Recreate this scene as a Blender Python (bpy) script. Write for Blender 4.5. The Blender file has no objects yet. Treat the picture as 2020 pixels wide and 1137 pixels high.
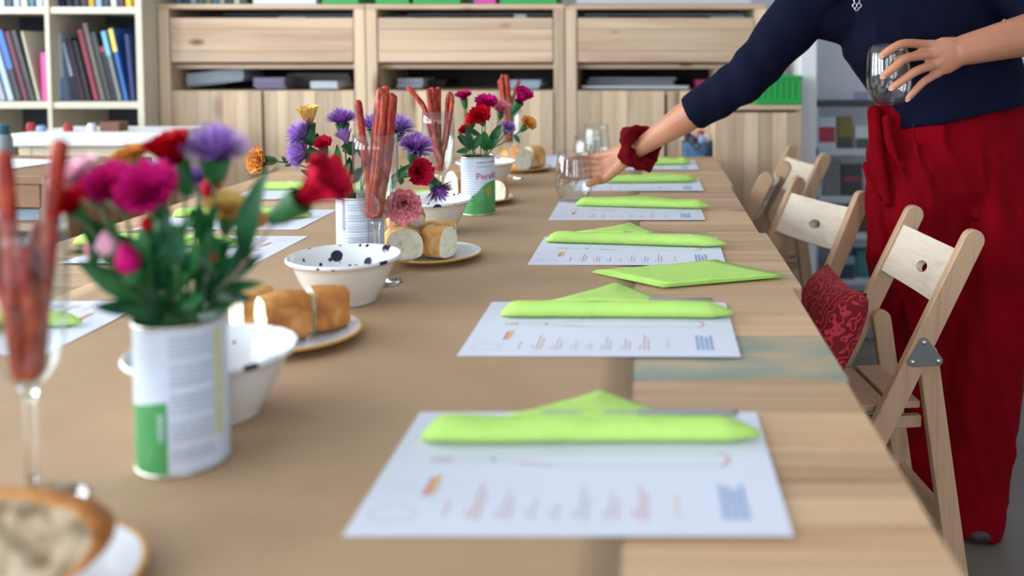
import bpy, bmesh, math, random
from mathutils import Vector, Matrix, Euler, noise

# ------------------------------------------------------------------ camera
sc = bpy.context.scene
col = sc.collection
PI = math.pi
F, CX, CY = 1830.0, 1275.0, 200.0        # focal length and principal point in pixels of the 2020x1137 frame
EYE = 1.13
PITCH = math.atan(98.0 / F)
sp, cp = math.sin(PITCH), math.cos(PITCH)
cam_d = bpy.data.cameras.new('camera')
cam = bpy.data.objects.new('camera', cam_d)
col.objects.link(cam)
cam.location = (0, 0, EYE)
cam.rotation_euler = (PI / 2 - PITCH, 0, 0)
cam_d.sensor_fit = 'HORIZONTAL'
cam_d.sensor_width = 36.0
cam_d.lens = 36.0 * F / 2020.0
cam_d.shift_x = (1010.0 - CX) / 2020.0
cam_d.shift_y = (CY - 568.5) / 2020.0
cam_d.clip_start = 0.02
cam_d.dof.use_dof = True
cam_d.dof.focus_distance = 1.75
cam_d.dof.aperture_fstop = 2.35
sc.camera = cam

# ------------------------------------------------------------------ light
world = bpy.data.worlds.new('world')
sc.world = world
world.use_nodes = True
bg = world.node_tree.nodes['Background']
bg.inputs[0].default_value = (0.80, 0.90, 1.0, 1)
bg.inputs[1].default_value = 1.0


def area(name, loc, rot, sx, sy, power, color=(0.90, 0.95, 1.0)):
    l = bpy.data.lights.new(name, 'AREA')
    l.shape = 'RECTANGLE'
    l.size, l.size_y = sx, sy
    l.energy = power
    l.color = color
    o = bpy.data.objects.new(name, l)
    o.location = loc
    o.rotation_euler = rot
    col.objects.link(o)
    return o


WIN_L = [(-1.55, 1.30), (0.05, 1.30), (1.65, 1.30), (3.05, 0.95)]      # centre Y, width of the left windows
WIN_R = [(-1.6, 1.5), (0.4, 1.5), (2.2, 1.3)]                           # centre X, width of the rear windows
for wy, ww in WIN_L:
    area('daylight_left', (-3.48, wy, 1.75), (0, -PI / 2, 0), 1.9, ww, 64 * ww)
for wx, ww in WIN_R:
    area('daylight_rear', (wx, -2.88, 1.75), (PI / 2, 0, 0), ww, 1.9, 18 * ww)
sc.view_settings.view_transform = 'Standard'
sc.view_settings.look = 'None'
sc.view_settings.gamma = 1.0
sc.view_settings.use_curve_mapping = False
sc.view_settings.exposure = 0.32
sc.cycles.use_denoising = True
sc.cycles.transparent_max_bounces = 32

# ------------------------------------------------------------------ helpers


def ray(px, py):
    xc, yc = (px - CX) / F, -(py - CY) / F
    return Vector((xc, cp + yc * sp, -sp + yc * cp))


def at(px, py, Y):
    d = ray(px, py)
    return d * (Y / d.y) + Vector((0, 0, EYE))


def onto(px, py, z):
    d = ray(px, py)
    return d * ((z - EYE) / d.z) + Vector((0, 0, EYE))


def xat(px, Y):
    return (px - CX) / F * Y


TZ = 0.75
V = Vector


def lin(h):
    if isinstance(h, str):
        h = h.lstrip('#')
        v = [int(h[i:i + 2], 16) / 255 for i in (0, 2, 4)]
    else:
        v = [x / 255 for x in h]
    return tuple((x / 12.92 if x <= 0.04045 else ((x + 0.055) / 1.055) ** 2.4) for x in v) + (1,)


def empty(name, loc=(0, 0, 0), rz=0.0):
    o = bpy.data.objects.new(name, None)
    o.location = loc
    o.rotation_euler = (0, 0, rz)
    o.empty_display_size = 0.05
    col.objects.link(o)
    return o


def tag(o, label, cat, group=None):
    o['label'] = label
    o['category'] = cat
    if group:
        o['group'] = group
    return o


def structure(o, label=None):
    o['kind'] = 'structure'
    if label:
        o['label'] = label
    return o


def link(name, me, parent=None, loc=None, rot=None):
    o = bpy.data.objects.new(name, me)
    col.objects.link(o)
    if parent is not None:
        o.parent = parent
    if loc is not None:
        o.location = loc
    if rot is not None:
        o.rotation_euler = rot
    return o


def finish(name, bm, mats, parent=None, smooth=False, loc=None, rot=None, angle=None):
    bmesh.ops.recalc_face_normals(bm, faces=bm.faces)
    me = bpy.data.meshes.new(name)
    bm.to_mesh(me)
    bm.free()
    if not isinstance(mats, (list, tuple)):
        mats = [mats]
    for m in mats:
        me.materials.append(m)
    if smooth:
        for p in me.polygons:
            p.use_smooth = True
        if angle is not None:
            me.set_sharp_from_angle(angle=angle)
    return link(name, me, parent, loc, rot)


def copy_tree(o, parent=None):
    c = o.copy()
    col.objects.link(c)
    c.parent = parent
    for ch in o.children:
        copy_tree(ch, c)
    return c


def add_box(bm, c, s, rot=None, bevel=0.0, mat=0):
    r = bmesh.ops.create_cube(bm, size=1.0)
    vs = r['verts']
    M = Matrix.Translation(c) @ (rot.to_matrix().to_4x4() if rot is not None else Matrix.Identity(4)) @ Matrix.Diagonal((s[0], s[1], s[2], 1))
    bmesh.ops.transform(bm, matrix=M, verts=vs)
    fs = set(f for v in vs for f in v.link_faces)
    if bevel > 0:
        es = list(set(e for v in vs for e in v.link_edges))
        r = bmesh.ops.bevel(bm, geom=es, offset=bevel, segments=1, affect='EDGES', profile=0.5)
        fs = set(r['faces']) | set(f for f in fs if f.is_valid)
    for f in fs:
        if f.is_valid:
            f.material_index = mat
    return vs


def box(name, c, s, mat, parent=None, bevel=0.0, rot=None):
    bm = bmesh.new()
    add_box(bm, (0, 0, 0), s, None, bevel)
    return finish(name, bm, mat, parent, loc=c, rot=rot)


def solid(bm, t):
    bm.normal_update()
    bmesh.ops.solidify(bm, geom=bm.faces[:], thickness=t)


def add_lathe(bm, prof, seg=32, close_top=False, close_bot=False, c=(0, 0, 0), rfun=None, mats=None):
    rings = []
    for r, z in prof:
        if r < 1e-6:
            rings.append([bm.verts.new((c[0], c[1], c[2] + z))])
        else:
            ring = []
            for i in range(seg):
                a = 2 * PI * i / seg
                rr = r * (rfun(a, z) if rfun else 1)
                ring.append(bm.verts.new((c[0] + rr * math.cos(a), c[1] + rr * math.sin(a), c[2] + z)))
            rings.append(ring)
    for k in range(len(rings) - 1):
        A, B = rings[k], rings[k + 1]
        for i in range(seg):
            j = (i + 1) % seg
            if len(A) == 1 and len(B) == 1:
                continue
            if len(A) == 1:
                f = bm.faces.new((A[0], B[j], B[i]))
            elif len(B) == 1:
                f = bm.faces.new((A[i], A[j], B[0]))
            else:
                f = bm.faces.new((A[i], A[j], B[j], B[i]))
            if mats:
                f.material_index = mats[k]
    if close_bot and len(rings[0]) > 1:
        bm.faces.new(rings[0])
    if close_top and len(rings[-1]) > 1:
        bm.faces.new(rings[-1])
    return rings


def catmull(pts, rad, sub):
    n = len(pts)
    if sub <= 1 or n < 2:
        return list(pts), list(rad)
    P, R = [], []

    def rr(r):
        return V((r[0], r[1])) if isinstance(r, (tuple, list)) else V((r, r))
    rad = [rr(r) for r in rad]
    for i in range(n - 1):
        p0, p1, p2, p3 = pts[max(i - 1, 0)], pts[i], pts[i + 1], pts[min(i + 2, n - 1)]
        r0, r1, r2, r3 = rad[max(i - 1, 0)], rad[i], rad[i + 1], rad[min(i + 2, n - 1)]
        for k in range(sub):
            t = k / sub
            a, b, c_, d = -0.5 * t ** 3 + t * t - 0.5 * t, 1.5 * t ** 3 - 2.5 * t * t + 1, -1.5 * t ** 3 + 2 * t * t + 0.5 * t, 0.5 * t ** 3 - 0.5 * t * t
            P.append(p0 * a + p1 * b + p2 * c_ + p3 * d)
            R.append(r1 * (1 - t) + r2 * t)
    P.append(pts[-1])
    R.append(rad[-1])
    return P, R


def add_tube(bm, pts, rad, n=10, sub=4, up=None, cap=True, mod=None, flat_caps=False):
    pts = [V(p) for p in pts]
    if not isinstance(rad, (list,)):
        rad = [rad] * len(pts)
    rad = [r if isinstance(r, (tuple, list)) else (r, r) for r in rad]
    P, R = catmull(pts, rad, sub)
    m = len(P)
    T = []
    for i in range(m):
        t = P[min(i + 1, m - 1)] - P[max(i - 1, 0)]
        T.append(t.normalized())
    if up is None:
        u0 = V((0, 0, 1)) if abs(T[0].z) < 0.9 else V((0, 1, 0))
    else:
        u0 = V(up)
    S = u0.cross(T[0]).normalized()
    rings = []

    def ring(p, s, nn, a, b, i):
        out = []
        for k in range(n):
            th = 2 * PI * k / n
            q = mod(i / (m - 1), th) if mod else 1.0
            out.append(bm.verts.new(p + s * (math.cos(th) * a * q) + nn * (math.sin(th) * b * q)))
        return out
    frames = []
    for i in range(m):
        if up is not None:
            S = V(up).cross(T[i]).normalized()
        elif i > 0:
            S = (S - T[i] * S.dot(T[i])).normalized()
        N = T[i].cross(S).normalized()
        frames.append((S.copy(), N))
    if cap and not flat_caps:
        s, nn = frames[0]
        a, b = R[0][0], R[0][1]
        for k in (2, 1):
            ph = PI / 2 * k / 3
            rings.append(ring(P[0] - T[0] * (math.sin(ph) * min(a, b)), s, nn, a * math.cos(ph), b * math.cos(ph), 0))
    for i in range(m):
        rings.append(ring(P[i], frames[i][0], frames[i][1], R[i][0], R[i][1], i))
    if cap and not flat_caps:
        s, nn = frames[-1]
        a, b = R[-1][0], R[-1][1]
        for k in (1, 2):
            ph = PI / 2 * k / 3
            rings.append(ring(P[-1] + T[-1] * (math.sin(ph) * min(a, b)), s, nn, a * math.cos(ph), b * math.cos(ph), m - 1))
    for k in range(len(rings) - 1):
        A, B = rings[k], rings[k + 1]
        for i in range(n):
            j = (i + 1) % n
            bm.faces.new((A[i], A[j], B[j], B[i]))
    if cap:
        bm.faces.new(list(reversed(rings[0])))
        bm.faces.new(rings[-1])
    return rings


def tube(name, pts, rad, mat, parent=None, n=10, sub=4, up=None, cap=True, loc=None, mod=None, flat_caps=False):
    bm = bmesh.new()
    add_tube(bm, pts, rad, n, sub, up, cap, mod, flat_caps)
    return finish(name, bm, mat, parent, smooth=True, loc=loc, angle=math.radians(60))


def add_prism(bm, outline, y0, y1, bevel=0.0):
    """outline of (x, z) points, extruded along y"""
    a = [bm.verts.new((x, y0, z)) for x, z in outline]
    b = [bm.verts.new((x, y1, z)) for x, z in outline]
    n = len(outline)
    f1 = bm.faces.new(a)
    f2 = bm.faces.new(list(reversed(b)))
    for i in range(n):
        bm.faces.new((a[i], b[i], b[(i + 1) % n], a[(i + 1) % n]))
    if bevel > 0:
        es = list(f1.edges) + list(f2.edges)
        bmesh.ops.bevel(bm, geom=es, offset=bevel, segments=1, affect='EDGES', profile=0.5)


def stadium(p0, p1, w, n=7):
    """rounded bar outline between two 2-D points"""
    p0, p1 = V(p0), V(p1)
    d = (p1 - p0).normalized()
    s = V((-d.y, d.x))
    out = []
    for k in range(n + 1):
        a = PI * k / n
        out.append(p1 + s * (math.cos(a) * w / 2) + d * (math.sin(a) * w / 2))
    for k in range(n + 1):
        a = PI * k / n
        out.append(p0 - s * (math.cos(a) * w / 2) - d * (math.sin(a) * w / 2))
    return [(q.x, q.y) for q in out]


def remesh(name, bm, mat, voxel, parent=None, smooth_iter=4, fac=0.5):
    bmesh.ops.recalc_face_normals(bm, faces=bm.faces)
    me = bpy.data.meshes.new(name + '_raw')
    bm.to_mesh(me)
    bm.free()
    t = bpy.data.objects.new('raw', me)
    col.objects.link(t)
    m = t.modifiers.new('r', 'REMESH')
    m.mode = 'VOXEL'
    m.voxel_size = voxel
    if smooth_iter:
        s = t.modifiers.new('s', 'SMOOTH')
        s.iterations = smooth_iter
        s.factor = fac
    dg = bpy.context.evaluated_depsgraph_get()
    out = bpy.data.meshes.new_from_object(t.evaluated_get(dg))
    bpy.data.objects.remove(t)
    bpy.data.meshes.remove(me)
    out.name = name
    out.materials.clear()
    out.materials.append(mat)
    for p in out.polygons:
        p.use_smooth = True
    return link(name, out, parent)


def text_polys(s, size):
    cu = bpy.data.curves.new('t', 'FONT')
    cu.body = s
    cu.size = size
    cu.resolution_u = 3
    cu.align_x = 'LEFT'
    o = bpy.data.objects.new('t', cu)
    col.objects.link(o)
    dg = bpy.context.evaluated_depsgraph_get()
    me = bpy.data.meshes.new_from_object(o.evaluated_get(dg))
    vs = [v.co.copy() for v in me.vertices]
    fs = [list(p.vertices) for p in me.polygons]
    bpy.data.objects.remove(o)
    bpy.data.curves.remove(cu)
    bpy.data.meshes.remove(me)
    return vs, fs


# ------------------------------------------------------------------ materials
def new_mat(name):
    m = bpy.data.materials.new(name)
    m.use_nodes = True
    nt = m.node_tree
    b = nt.nodes['Principled BSDF']
    return m, nt, b


def setp(b, **kw):
    for k, v in kw.items():
        k = k.replace('_', ' ')
        if k in b.inputs:
            b.inputs[k].default_value = v


def plain(name, colr, rough=0.5, var=0.0, scale=30, bump=0.0, **kw):
    m, nt, b = new_mat(name)
    c4 = lin(colr)
    b.inputs['Base Color'].default_value = c4
    b.inputs['Roughness'].default_value = rough
    setp(b, **kw)
    if var > 0 or bump > 0:
        tc = nt.nodes.new('ShaderNodeTexCoord')
        no = nt.nodes.new('ShaderNodeTexNoise')
        no.inputs['Scale'].default_value = scale
        no.inputs['Detail'].default_value = 5
        nt.links.new(tc.outputs['Object'], no.inputs['Vector'])
        if var > 0:
            r = nt.nodes.new('ShaderNodeValToRGB')
            r.color_ramp.elements[0].position = 0.3
            r.color_ramp.elements[1].position = 0.7
            r.color_ramp.elements[0].color = tuple(x * (1 - var) for x in c4[:3]) + (1,)
            r.color_ramp.elements[1].color = tuple(min(1, x * (1 + var)) for x in c4[:3]) + (1,)
            nt.links.new(no.outputs['Fac'], r.inputs['Fac'])
            nt.links.new(r.outputs['Color'], b.inputs['Base Color'])
        if bump > 0:
            bu = nt.nodes.new('ShaderNodeBump')
            bu.inputs['Strength'].default_value = bump
            bu.inputs['Distance'].default_value = 0.002
            nt.links.new(no.outputs['Fac'], bu.inputs['Height'])
            nt.links.new(bu.outputs['Normal'], b.inputs['Normal'])
    return m


def ramp(nt, stops, fac):
    r = nt.nodes.new('ShaderNodeValToRGB')
    e = r.color_ramp.elements
    e[0].position, e[0].color = stops[0][0], lin(stops[0][1])
    e[1].position, e[1].color = stops[-1][0], lin(stops[-1][1])
    for p, c in stops[1:-1]:
        x = e.new(p)
        x.color = lin(c)
    nt.links.new(fac, r.inputs['Fac'])
    return r.outputs['Color']


def wood(name, stops, axis='X', long=1.6, cross=26.0, rough=0.55, knots=True, vary=0.22, stain=None, knot_col=(120, 78, 52), kscale=2.2):
    m, nt, b = new_mat(name)
    L = nt.links
    tc = nt.nodes.new('ShaderNodeTexCoord')
    oi = nt.nodes.new('ShaderNodeObjectInfo')
    mu = nt.nodes.new('ShaderNodeVectorMath')
    mu.operation = 'SCALE'
    mu.inputs[0].default_value = (7.3, 5.1, 9.7)
    L.new(oi.outputs['Random'], mu.inputs['Scale'])
    ad = nt.nodes.new('ShaderNodeVectorMath')
    L.new(tc.outputs['Object'], ad.inputs[0])
    L.new(mu.outputs[0], ad.inputs[1])
    mp = nt.nodes.new('ShaderNodeMapping')
    s = [cross, cross, cross]
    s['XYZ'.index(axis)] = long
    mp.inputs['Scale'].default_value = s
    L.new(ad.outputs[0], mp.inputs['Vector'])
    no = nt.nodes.new('ShaderNodeTexNoise')
    no.inputs['Scale'].default_value = 1.0
    no.inputs['Detail'].default_value = 6
    no.inputs['Roughness'].default_value = 0.55
    no.inputs['Distortion'].default_value = 0.7
    L.new(mp.outputs[0], no.inputs['Vector'])
    c = ramp(nt, stops, no.outputs['Fac'])
    # tone of each board
    hs = nt.nodes.new('ShaderNodeHueSaturation')
    mr = nt.nodes.new('ShaderNodeMapRange')
    mr.inputs['To Min'].default_value = 1 - vary
    mr.inputs['To Max'].default_value = 1 + vary * 0.6
    L.new(oi.outputs['Random'], mr.inputs['Value'])
    L.new(mr.outputs[0], hs.inputs['Value'])
    L.new(c, hs.inputs['Color'])
    c = hs.outputs['Color']
    if knots:
        mp2 = nt.nodes.new('ShaderNodeMapping')
        s2 = [kscale * 2.4] * 3
        s2['XYZ'.index(axis)] = kscale
        mp2.inputs['Scale'].default_value = s2
        L.new(ad.outputs[0], mp2.inputs['Vector'])
        vo = nt.nodes.new('ShaderNodeTexVoronoi')
        vo.inputs['Scale'].default_value = 1.0
        L.new(mp2.outputs[0], vo.inputs['Vector'])
        mr2 = nt.nodes.new('ShaderNodeMapRange')
        mr2.inputs['From Min'].default_value = 0.13
        mr2.inputs['From Max'].default_value = 0.05
        L.new(vo.outputs['Distance'], mr2.inputs['Value'])
        mx = nt.nodes.new('ShaderNodeMix')
        mx.data_type = 'RGBA'
        L.new(mr2.outputs[0], mx.inputs['Factor'])
        L.new(c, mx.inputs['A'])
        mx.inputs['B'].default_value = lin(knot_col)
        c = mx.outputs['Result']
    if stain:
        n3 = nt.nodes.new('ShaderNodeTexNoise')
        n3.inputs['Scale'].default_value = 6
        n3.inputs['Detail'].default_value = 4
        mp3 = nt.nodes.new('ShaderNodeMapping')
        mp3.inputs['Scale'].default_value = (1.0, 2.5, 1)
        L.new(tc.outputs['Object'], mp3.inputs['Vector'])
        L.new(mp3.outputs[0], n3.inputs['Vector'])
        mr3 = nt.nodes.new('ShaderNodeMapRange')
        mr3.inputs['From Min'].default_value = 0.36
        mr3.inputs['From Max'].default_value = 0.60
        mr3.inputs['To Max'].default_value = 0.78
        L.new(n3.outputs['Fac'], mr3.inputs['Value'])
        mx = nt.nodes.new('ShaderNodeMix')
        mx.data_type = 'RGBA'
        L.new(mr3.outputs[0], mx.inputs['Factor'])
        L.new(c, mx.inputs['A'])
        mx.inputs['B'].default_value = lin(stain)
        c = mx.outputs['Result']
    L.new(c, b.inputs['Base Color'])
    b.inputs['Roughness'].default_value = rough
    bu = nt.nodes.new('ShaderNodeBump')
    bu.inputs['Strength'].default_value = 0.15
    bu.inputs['Distance'].default_value = 0.001
    L.new(no.outputs['Fac'], bu.inputs['Height'])
    L.new(bu.outputs['Normal'], b.inputs['Normal'])
    return m


def noise_ramp(name, stops, scale, rough=0.6, bump=0.3, detail=6, dist=0.0, stretch=(1, 1, 1), bdist=0.003, **kw):
    m, nt, b = new_mat(name)
    tc = nt.nodes.new('ShaderNodeTexCoord')
    mp = nt.nodes.new('ShaderNodeMapping')
    mp.inputs['Scale'].default_value = stretch
    nt.links.new(tc.outputs['Object'], mp.inputs['Vector'])
    no = nt.nodes.new('ShaderNodeTexNoise')
    no.inputs['Scale'].default_value = scale
    no.inputs['Detail'].default_value = detail
    no.inputs['Distortion'].default_value = dist
    nt.links.new(mp.outputs[0], no.inputs['Vector'])
    nt.links.new(ramp(nt, stops, no.outputs['Fac']), b.inputs['Base Color'])
    b.inputs['Roughness'].default_value = rough
    if bump:
        bu = nt.nodes.new('ShaderNodeBump')
        bu.inputs['Strength'].default_value = bump
        bu.inputs['Distance'].default_value = bdist
        nt.links.new(no.outputs['Fac'], bu.inputs['Height'])
        nt.links.new(bu.outputs['Normal'], b.inputs['Normal'])
    setp(b, **kw)
    return m


M = {}
M['table_wood'] = wood('table_wood', [(0.25, (150, 108, 78)), (0.40, (192, 152, 116)), (0.55, (208, 173, 136)), (0.66, (198, 158, 122)), (0.78, (166, 122, 92))], 'X', 1.0, 34, 0.45, True, 0.20, knot_col=(130, 88, 66), kscale=1.6)
M['table_stain'] = wood('table_stain', [(0.25, (168, 134, 100)), (0.42, (190, 158, 120)), (0.58, (204, 174, 136)), (0.75, (186, 152, 116))], 'X', 1.4, 22, 0.45, False, 0.05, stain=(118, 144, 138))
M['table_edge'] = wood('table_edge', [(0.3, (170, 130, 84)), (0.7, (200, 160, 110))], 'Y', 1.4, 22, 0.6, False, 0.1)
M['pine_h'] = wood('pine_h', [(0.25, (176, 140, 114)), (0.45, (200, 168, 140)), (0.6, (212, 184, 156)), (0.78, (192, 156, 130))], 'X', 0.9, 16, 0.55, True, 0.14, knot_col=(128, 84, 62), kscale=3.2)
M['pine_v'] = wood('pine_v', [(0.25, (182, 148, 120)), (0.45, (206, 178, 148)), (0.6, (216, 192, 162)), (0.78, (196, 164, 136))], 'Z', 0.9, 16, 0.55, True, 0.26, knot_col=(140, 98, 74), kscale=1.6)
M['birch'] = wood('birch', [(0.3, (202, 192, 172)), (0.7, (214, 206, 188))], 'Z', 1.0, 14, 0.5, False, 0.06)
M['birch_h'] = wood('birch_h', [(0.3, (202, 192, 172)), (0.7, (214, 206, 188))], 'X', 1.0, 14, 0.5, False, 0.06)
M['walnut'] = wood('walnut', [(0.3, (120, 86, 60)), (0.7, (150, 110, 80))], 'X', 1.0, 14, 0.5, False, 0.06)
M['beech'] = wood('beech', [(0.25, (172, 134, 104)), (0.5, (194, 158, 126)), (0.75, (184, 146, 114))], 'Z', 3, 60, 0.42, False, 0.06)
M['beech_lit'] = wood('beech_lit', [(0.25, (200, 180, 160)), (0.5, (226, 210, 192)), (0.75, (214, 194, 174))], 'Y', 3, 70, 0.5, False, 0.05)  # beech whitened for the back slat: light falling on it put into the colour
M['kraft'] = noise_ramp('kraft', [(0.2, (162, 131, 99)), (0.5, (176, 144, 111)), (0.8, (186, 155, 121))], 5, 0.62, 0.12, 8)
M['paper'] = plain('paper', (216, 219, 234), 0.7)
M['ink_red'] = plain('ink_red', (212, 142, 136), 0.7)
M['ink_pink'] = plain('ink_pink', (206, 166, 184), 0.7)
M['ink_blue'] = plain('ink_blue', (142, 168, 212), 0.7)
M['ink_grey'] = plain('ink_grey', (180, 178, 196), 0.7)
M['ink_dark'] = plain('ink_dark', (60, 60, 78), 0.7)
M['ink_ochre'] = plain('ink_ochre', (222, 186, 130), 0.7)
M['napkin'] = plain('napkin', (182, 222, 112), 0.75, 0.04, 40, 0.1, Subsurface_Weight=0.0)
M['steel'] = plain('steel', (190, 190, 192), 0.25, Metallic=1.0)
M['plate_metal'] = plain('plate_metal', (150, 150, 148), 0.38, Metallic=1.0)
M['tin'] = plain('tin', (200, 196, 186), 0.3, Metallic=1.0)
M['can_white'] = plain('can_white', (204, 212, 230), 0.35)
M['can_green'] = plain('can_green', (70, 150, 84), 0.4)
M['can_olive'] = plain('can_olive', (150, 150, 50), 0.4)
M['can_grey'] = plain('can_grey', (150, 156, 172), 0.5)
M['can_yellow'] = plain('can_yellow', (200, 198, 146), 0.45)
M['can_magenta'] = plain('can_magenta', (176, 40, 84), 0.5)
M['can_inside'] = plain('can_inside', (60, 66, 60), 0.5)
M['bowl_out'] = plain('bowl_out', (224, 219, 210), 0.22, 0.02, 20)
M['plate_white'] = plain('plate_white', (228, 230, 238), 0.15)
M['plate_yellow'] = plain('plate_yellow', (206, 146, 40), 0.25)
M['plate_under'] = plain('plate_under', (206, 190, 160), 0.4)
M['stem_green'] = plain('stem_green', (66, 112, 62), 0.5, 0.15, 30)
M['leaf'] = plain('leaf', (36, 104, 54), 0.42, 0.22, 60)
M['leaf_dark'] = plain('leaf_dark', (24, 84, 50), 0.42, 0.22, 60)
M['stem_pale'] = plain('stem_pale', (176, 160, 132), 0.5)
M['sausage'] = noise_ramp('sausage', [(0.3, (104, 14, 4)), (0.5, (160, 38, 16)), (0.7, (204, 84, 40))], 110, 0.42, 0.6, 4, 0.4, (1, 1, 0.5), 0.002)
M['crust'] = noise_ramp('crust', [(0.28, (150, 88, 34)), (0.45, (200, 140, 70)), (0.58, (222, 172, 104)), (0.74, (236, 204, 150))], 30, 0.6, 0.7, 8, 0.6)
M['crust_dark'] = noise_ramp('crust_dark', [(0.28, (140, 78, 26)), (0.48, (190, 118, 48)), (0.62, (212, 150, 78)), (0.8, (232, 190, 124))], 34, 0.5, 0.7, 8, 0.6)
M['crumb'] = noise_ramp('crumb', [(0.28, (206, 192, 150)), (0.42, (236, 228, 200)), (0.7, (244, 240, 222))], 90, 0.85, 0.6, 4)
M['crumb_rustic'] = noise_ramp('crumb_rustic', [(0.25, (140, 112, 86)), (0.45, (182, 160, 132)), (0.75, (206, 190, 164))], 60, 0.85, 0.5, 4)
M['skin'] = noise_ramp('skin', [(0.3, (186, 122, 92)), (0.7, (198, 136, 106))], 14, 0.45, 0.05, 5, Subsurface_Weight=0.0)
M['nail'] = plain('nail', (206, 150, 134), 0.3)
M['shirt'] = plain('shirt', (7, 11, 36), 0.9, 0.06, 120, 0.05, Specular_IOR_Level=0.15)
M['hair'] = plain('hair', (58, 40, 28), 0.5, 0.2, 60)
M['shoe'] = plain('shoe', (50, 42, 40), 0.6)
M['silver'] = plain('silver', (214, 214, 216), 0.25, Metallic=1.0)
M['lipstick'] = plain('lips', (180, 96, 90), 0.5)
M['eye'] = plain('eye', (40, 30, 26), 0.2)
M['white_wall'] = plain('white_wall', (206, 210, 218), 0.8, 0.02, 3)
M['white_gloss'] = plain('white_gloss', (232, 232, 234), 0.4)
M['cream'] = plain('cream', (214, 200, 172), 0.5)
M['ceiling'] = plain('ceiling', (226, 226, 226), 0.9)
M['floor'] = noise_ramp('floor', [(0.3, (98, 90, 84)), (0.7, (122, 114, 106))], 4, 0.45, 0.05, 6)
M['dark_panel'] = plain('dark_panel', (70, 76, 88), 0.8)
M['rack_grey'] = plain('rack_grey', (190, 196, 206), 0.4)
M['rack_dark'] = plain('rack_dark', (56, 60, 70), 0.5)
M['crate_green'] = plain('crate_green', (30, 158, 70), 0.4)
M['jar_red'] = plain('jar_red', (170, 50, 50), 0.4)
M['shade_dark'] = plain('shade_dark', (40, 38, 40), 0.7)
PAGES = plain('book_pages', (222, 214, 196), 0.8)


def velvet(name, base, rough=0.75, ribs=0.0):
    m, nt, b = new_mat(name)
    b.inputs['Base Color'].default_value = lin(base)
    b.inputs['Roughness'].default_value = rough
    setp(b, Sheen_Weight=0.06, Sheen_Roughness=0.3)
    b.inputs['Sheen Tint'].default_value = lin((220, 60, 70))
    b.inputs['Specular IOR Level'].default_value = 0.08
    tc = nt.nodes.new('ShaderNodeTexCoord')
    no = nt.nodes.new('ShaderNodeTexNoise')
    no.inputs['Scale'].default_value = 10
    no.inputs['Detail'].default_value = 6
    nt.links.new(tc.outputs['Object'], no.inputs['Vector'])
    c4 = lin(base)
    r = nt.nodes.new('ShaderNodeValToRGB')
    r.color_ramp.elements[0].position, r.color_ramp.elements[1].position = 0.3, 0.7
    r.color_ramp.elements[0].color = tuple(x * 0.8 for x in c4[:3]) + (1,)
    r.color_ramp.elements[1].color = tuple(x * 1.2 for x in c4[:3]) + (1,)
    nt.links.new(no.outputs['Fac'], r.inputs['Fac'])
    nt.links.new(r.outputs['Color'], b.inputs['Base Color'])
    if ribs:
        wv = nt.nodes.new('ShaderNodeTexWave')
        wv.bands_direction = 'X'
        wv.inputs['Scale'].default_value = ribs
        wv.inputs['Distortion'].default_value = 0.3
        nt.links.new(tc.outputs['Object'], wv.inputs['Vector'])
        bu = nt.nodes.new('ShaderNodeBump')
        bu.inputs['Strength'].default_value = 0.25
        bu.inputs['Distance'].default_value = 0.001
        nt.links.new(wv.outputs['Fac'], bu.inputs['Height'])
        nt.links.new(bu.outputs['Normal'], b.inputs['Normal'])
    return m


M['trousers'] = velvet('trousers', (116, 0, 14), 0.9, 60)
M['scrunchie'] = velvet('scrunchie', (100, 2, 12), 0.75)


def thin_glass():
    m, nt, b = new_mat('thin_glass')
    nt.nodes.remove(b)
    out = nt.nodes['Material Output']
    tr = nt.nodes.new('ShaderNodeBsdfTransparent')
    tr.inputs[0].default_value = (0.96, 0.975, 0.975, 1)
    gl = nt.nodes.new('ShaderNodeBsdfGlossy')
    gl.inputs['Roughness'].default_value = 0.02
    lw = nt.nodes.new('ShaderNodeLayerWeight')
    lw.inputs['Blend'].default_value = 0.5
    pw = nt.nodes.new('ShaderNodeMath')
    pw.operation = 'POWER'
    pw.inputs[1].default_value = 4.0
    nt.links.new(lw.outputs['Facing'], pw.inputs[0])
    ma = nt.nodes.new('ShaderNodeMath')
    ma.operation = 'MULTIPLY_ADD'
    ma.inputs[1].default_value = 0.80
    ma.inputs[2].default_value = 0.075
    nt.links.new(pw.outputs[0], ma.inputs[0])
    mx = nt.nodes.new('ShaderNodeMixShader')
    nt.links.new(ma.outputs[0], mx.inputs[0])
    nt.links.new(tr.outputs[0], mx.inputs[1])
    nt.links.new(gl.outputs[0], mx.inputs[2])
    nt.links.new(mx.outputs[0], out.inputs['Surface'])
    return m


M['glass'] = thin_glass()
M['solid_glass'] = plain('solid_glass', (250, 252, 252), 0.02, Transmission_Weight=1.0, IOR=1.45)


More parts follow.
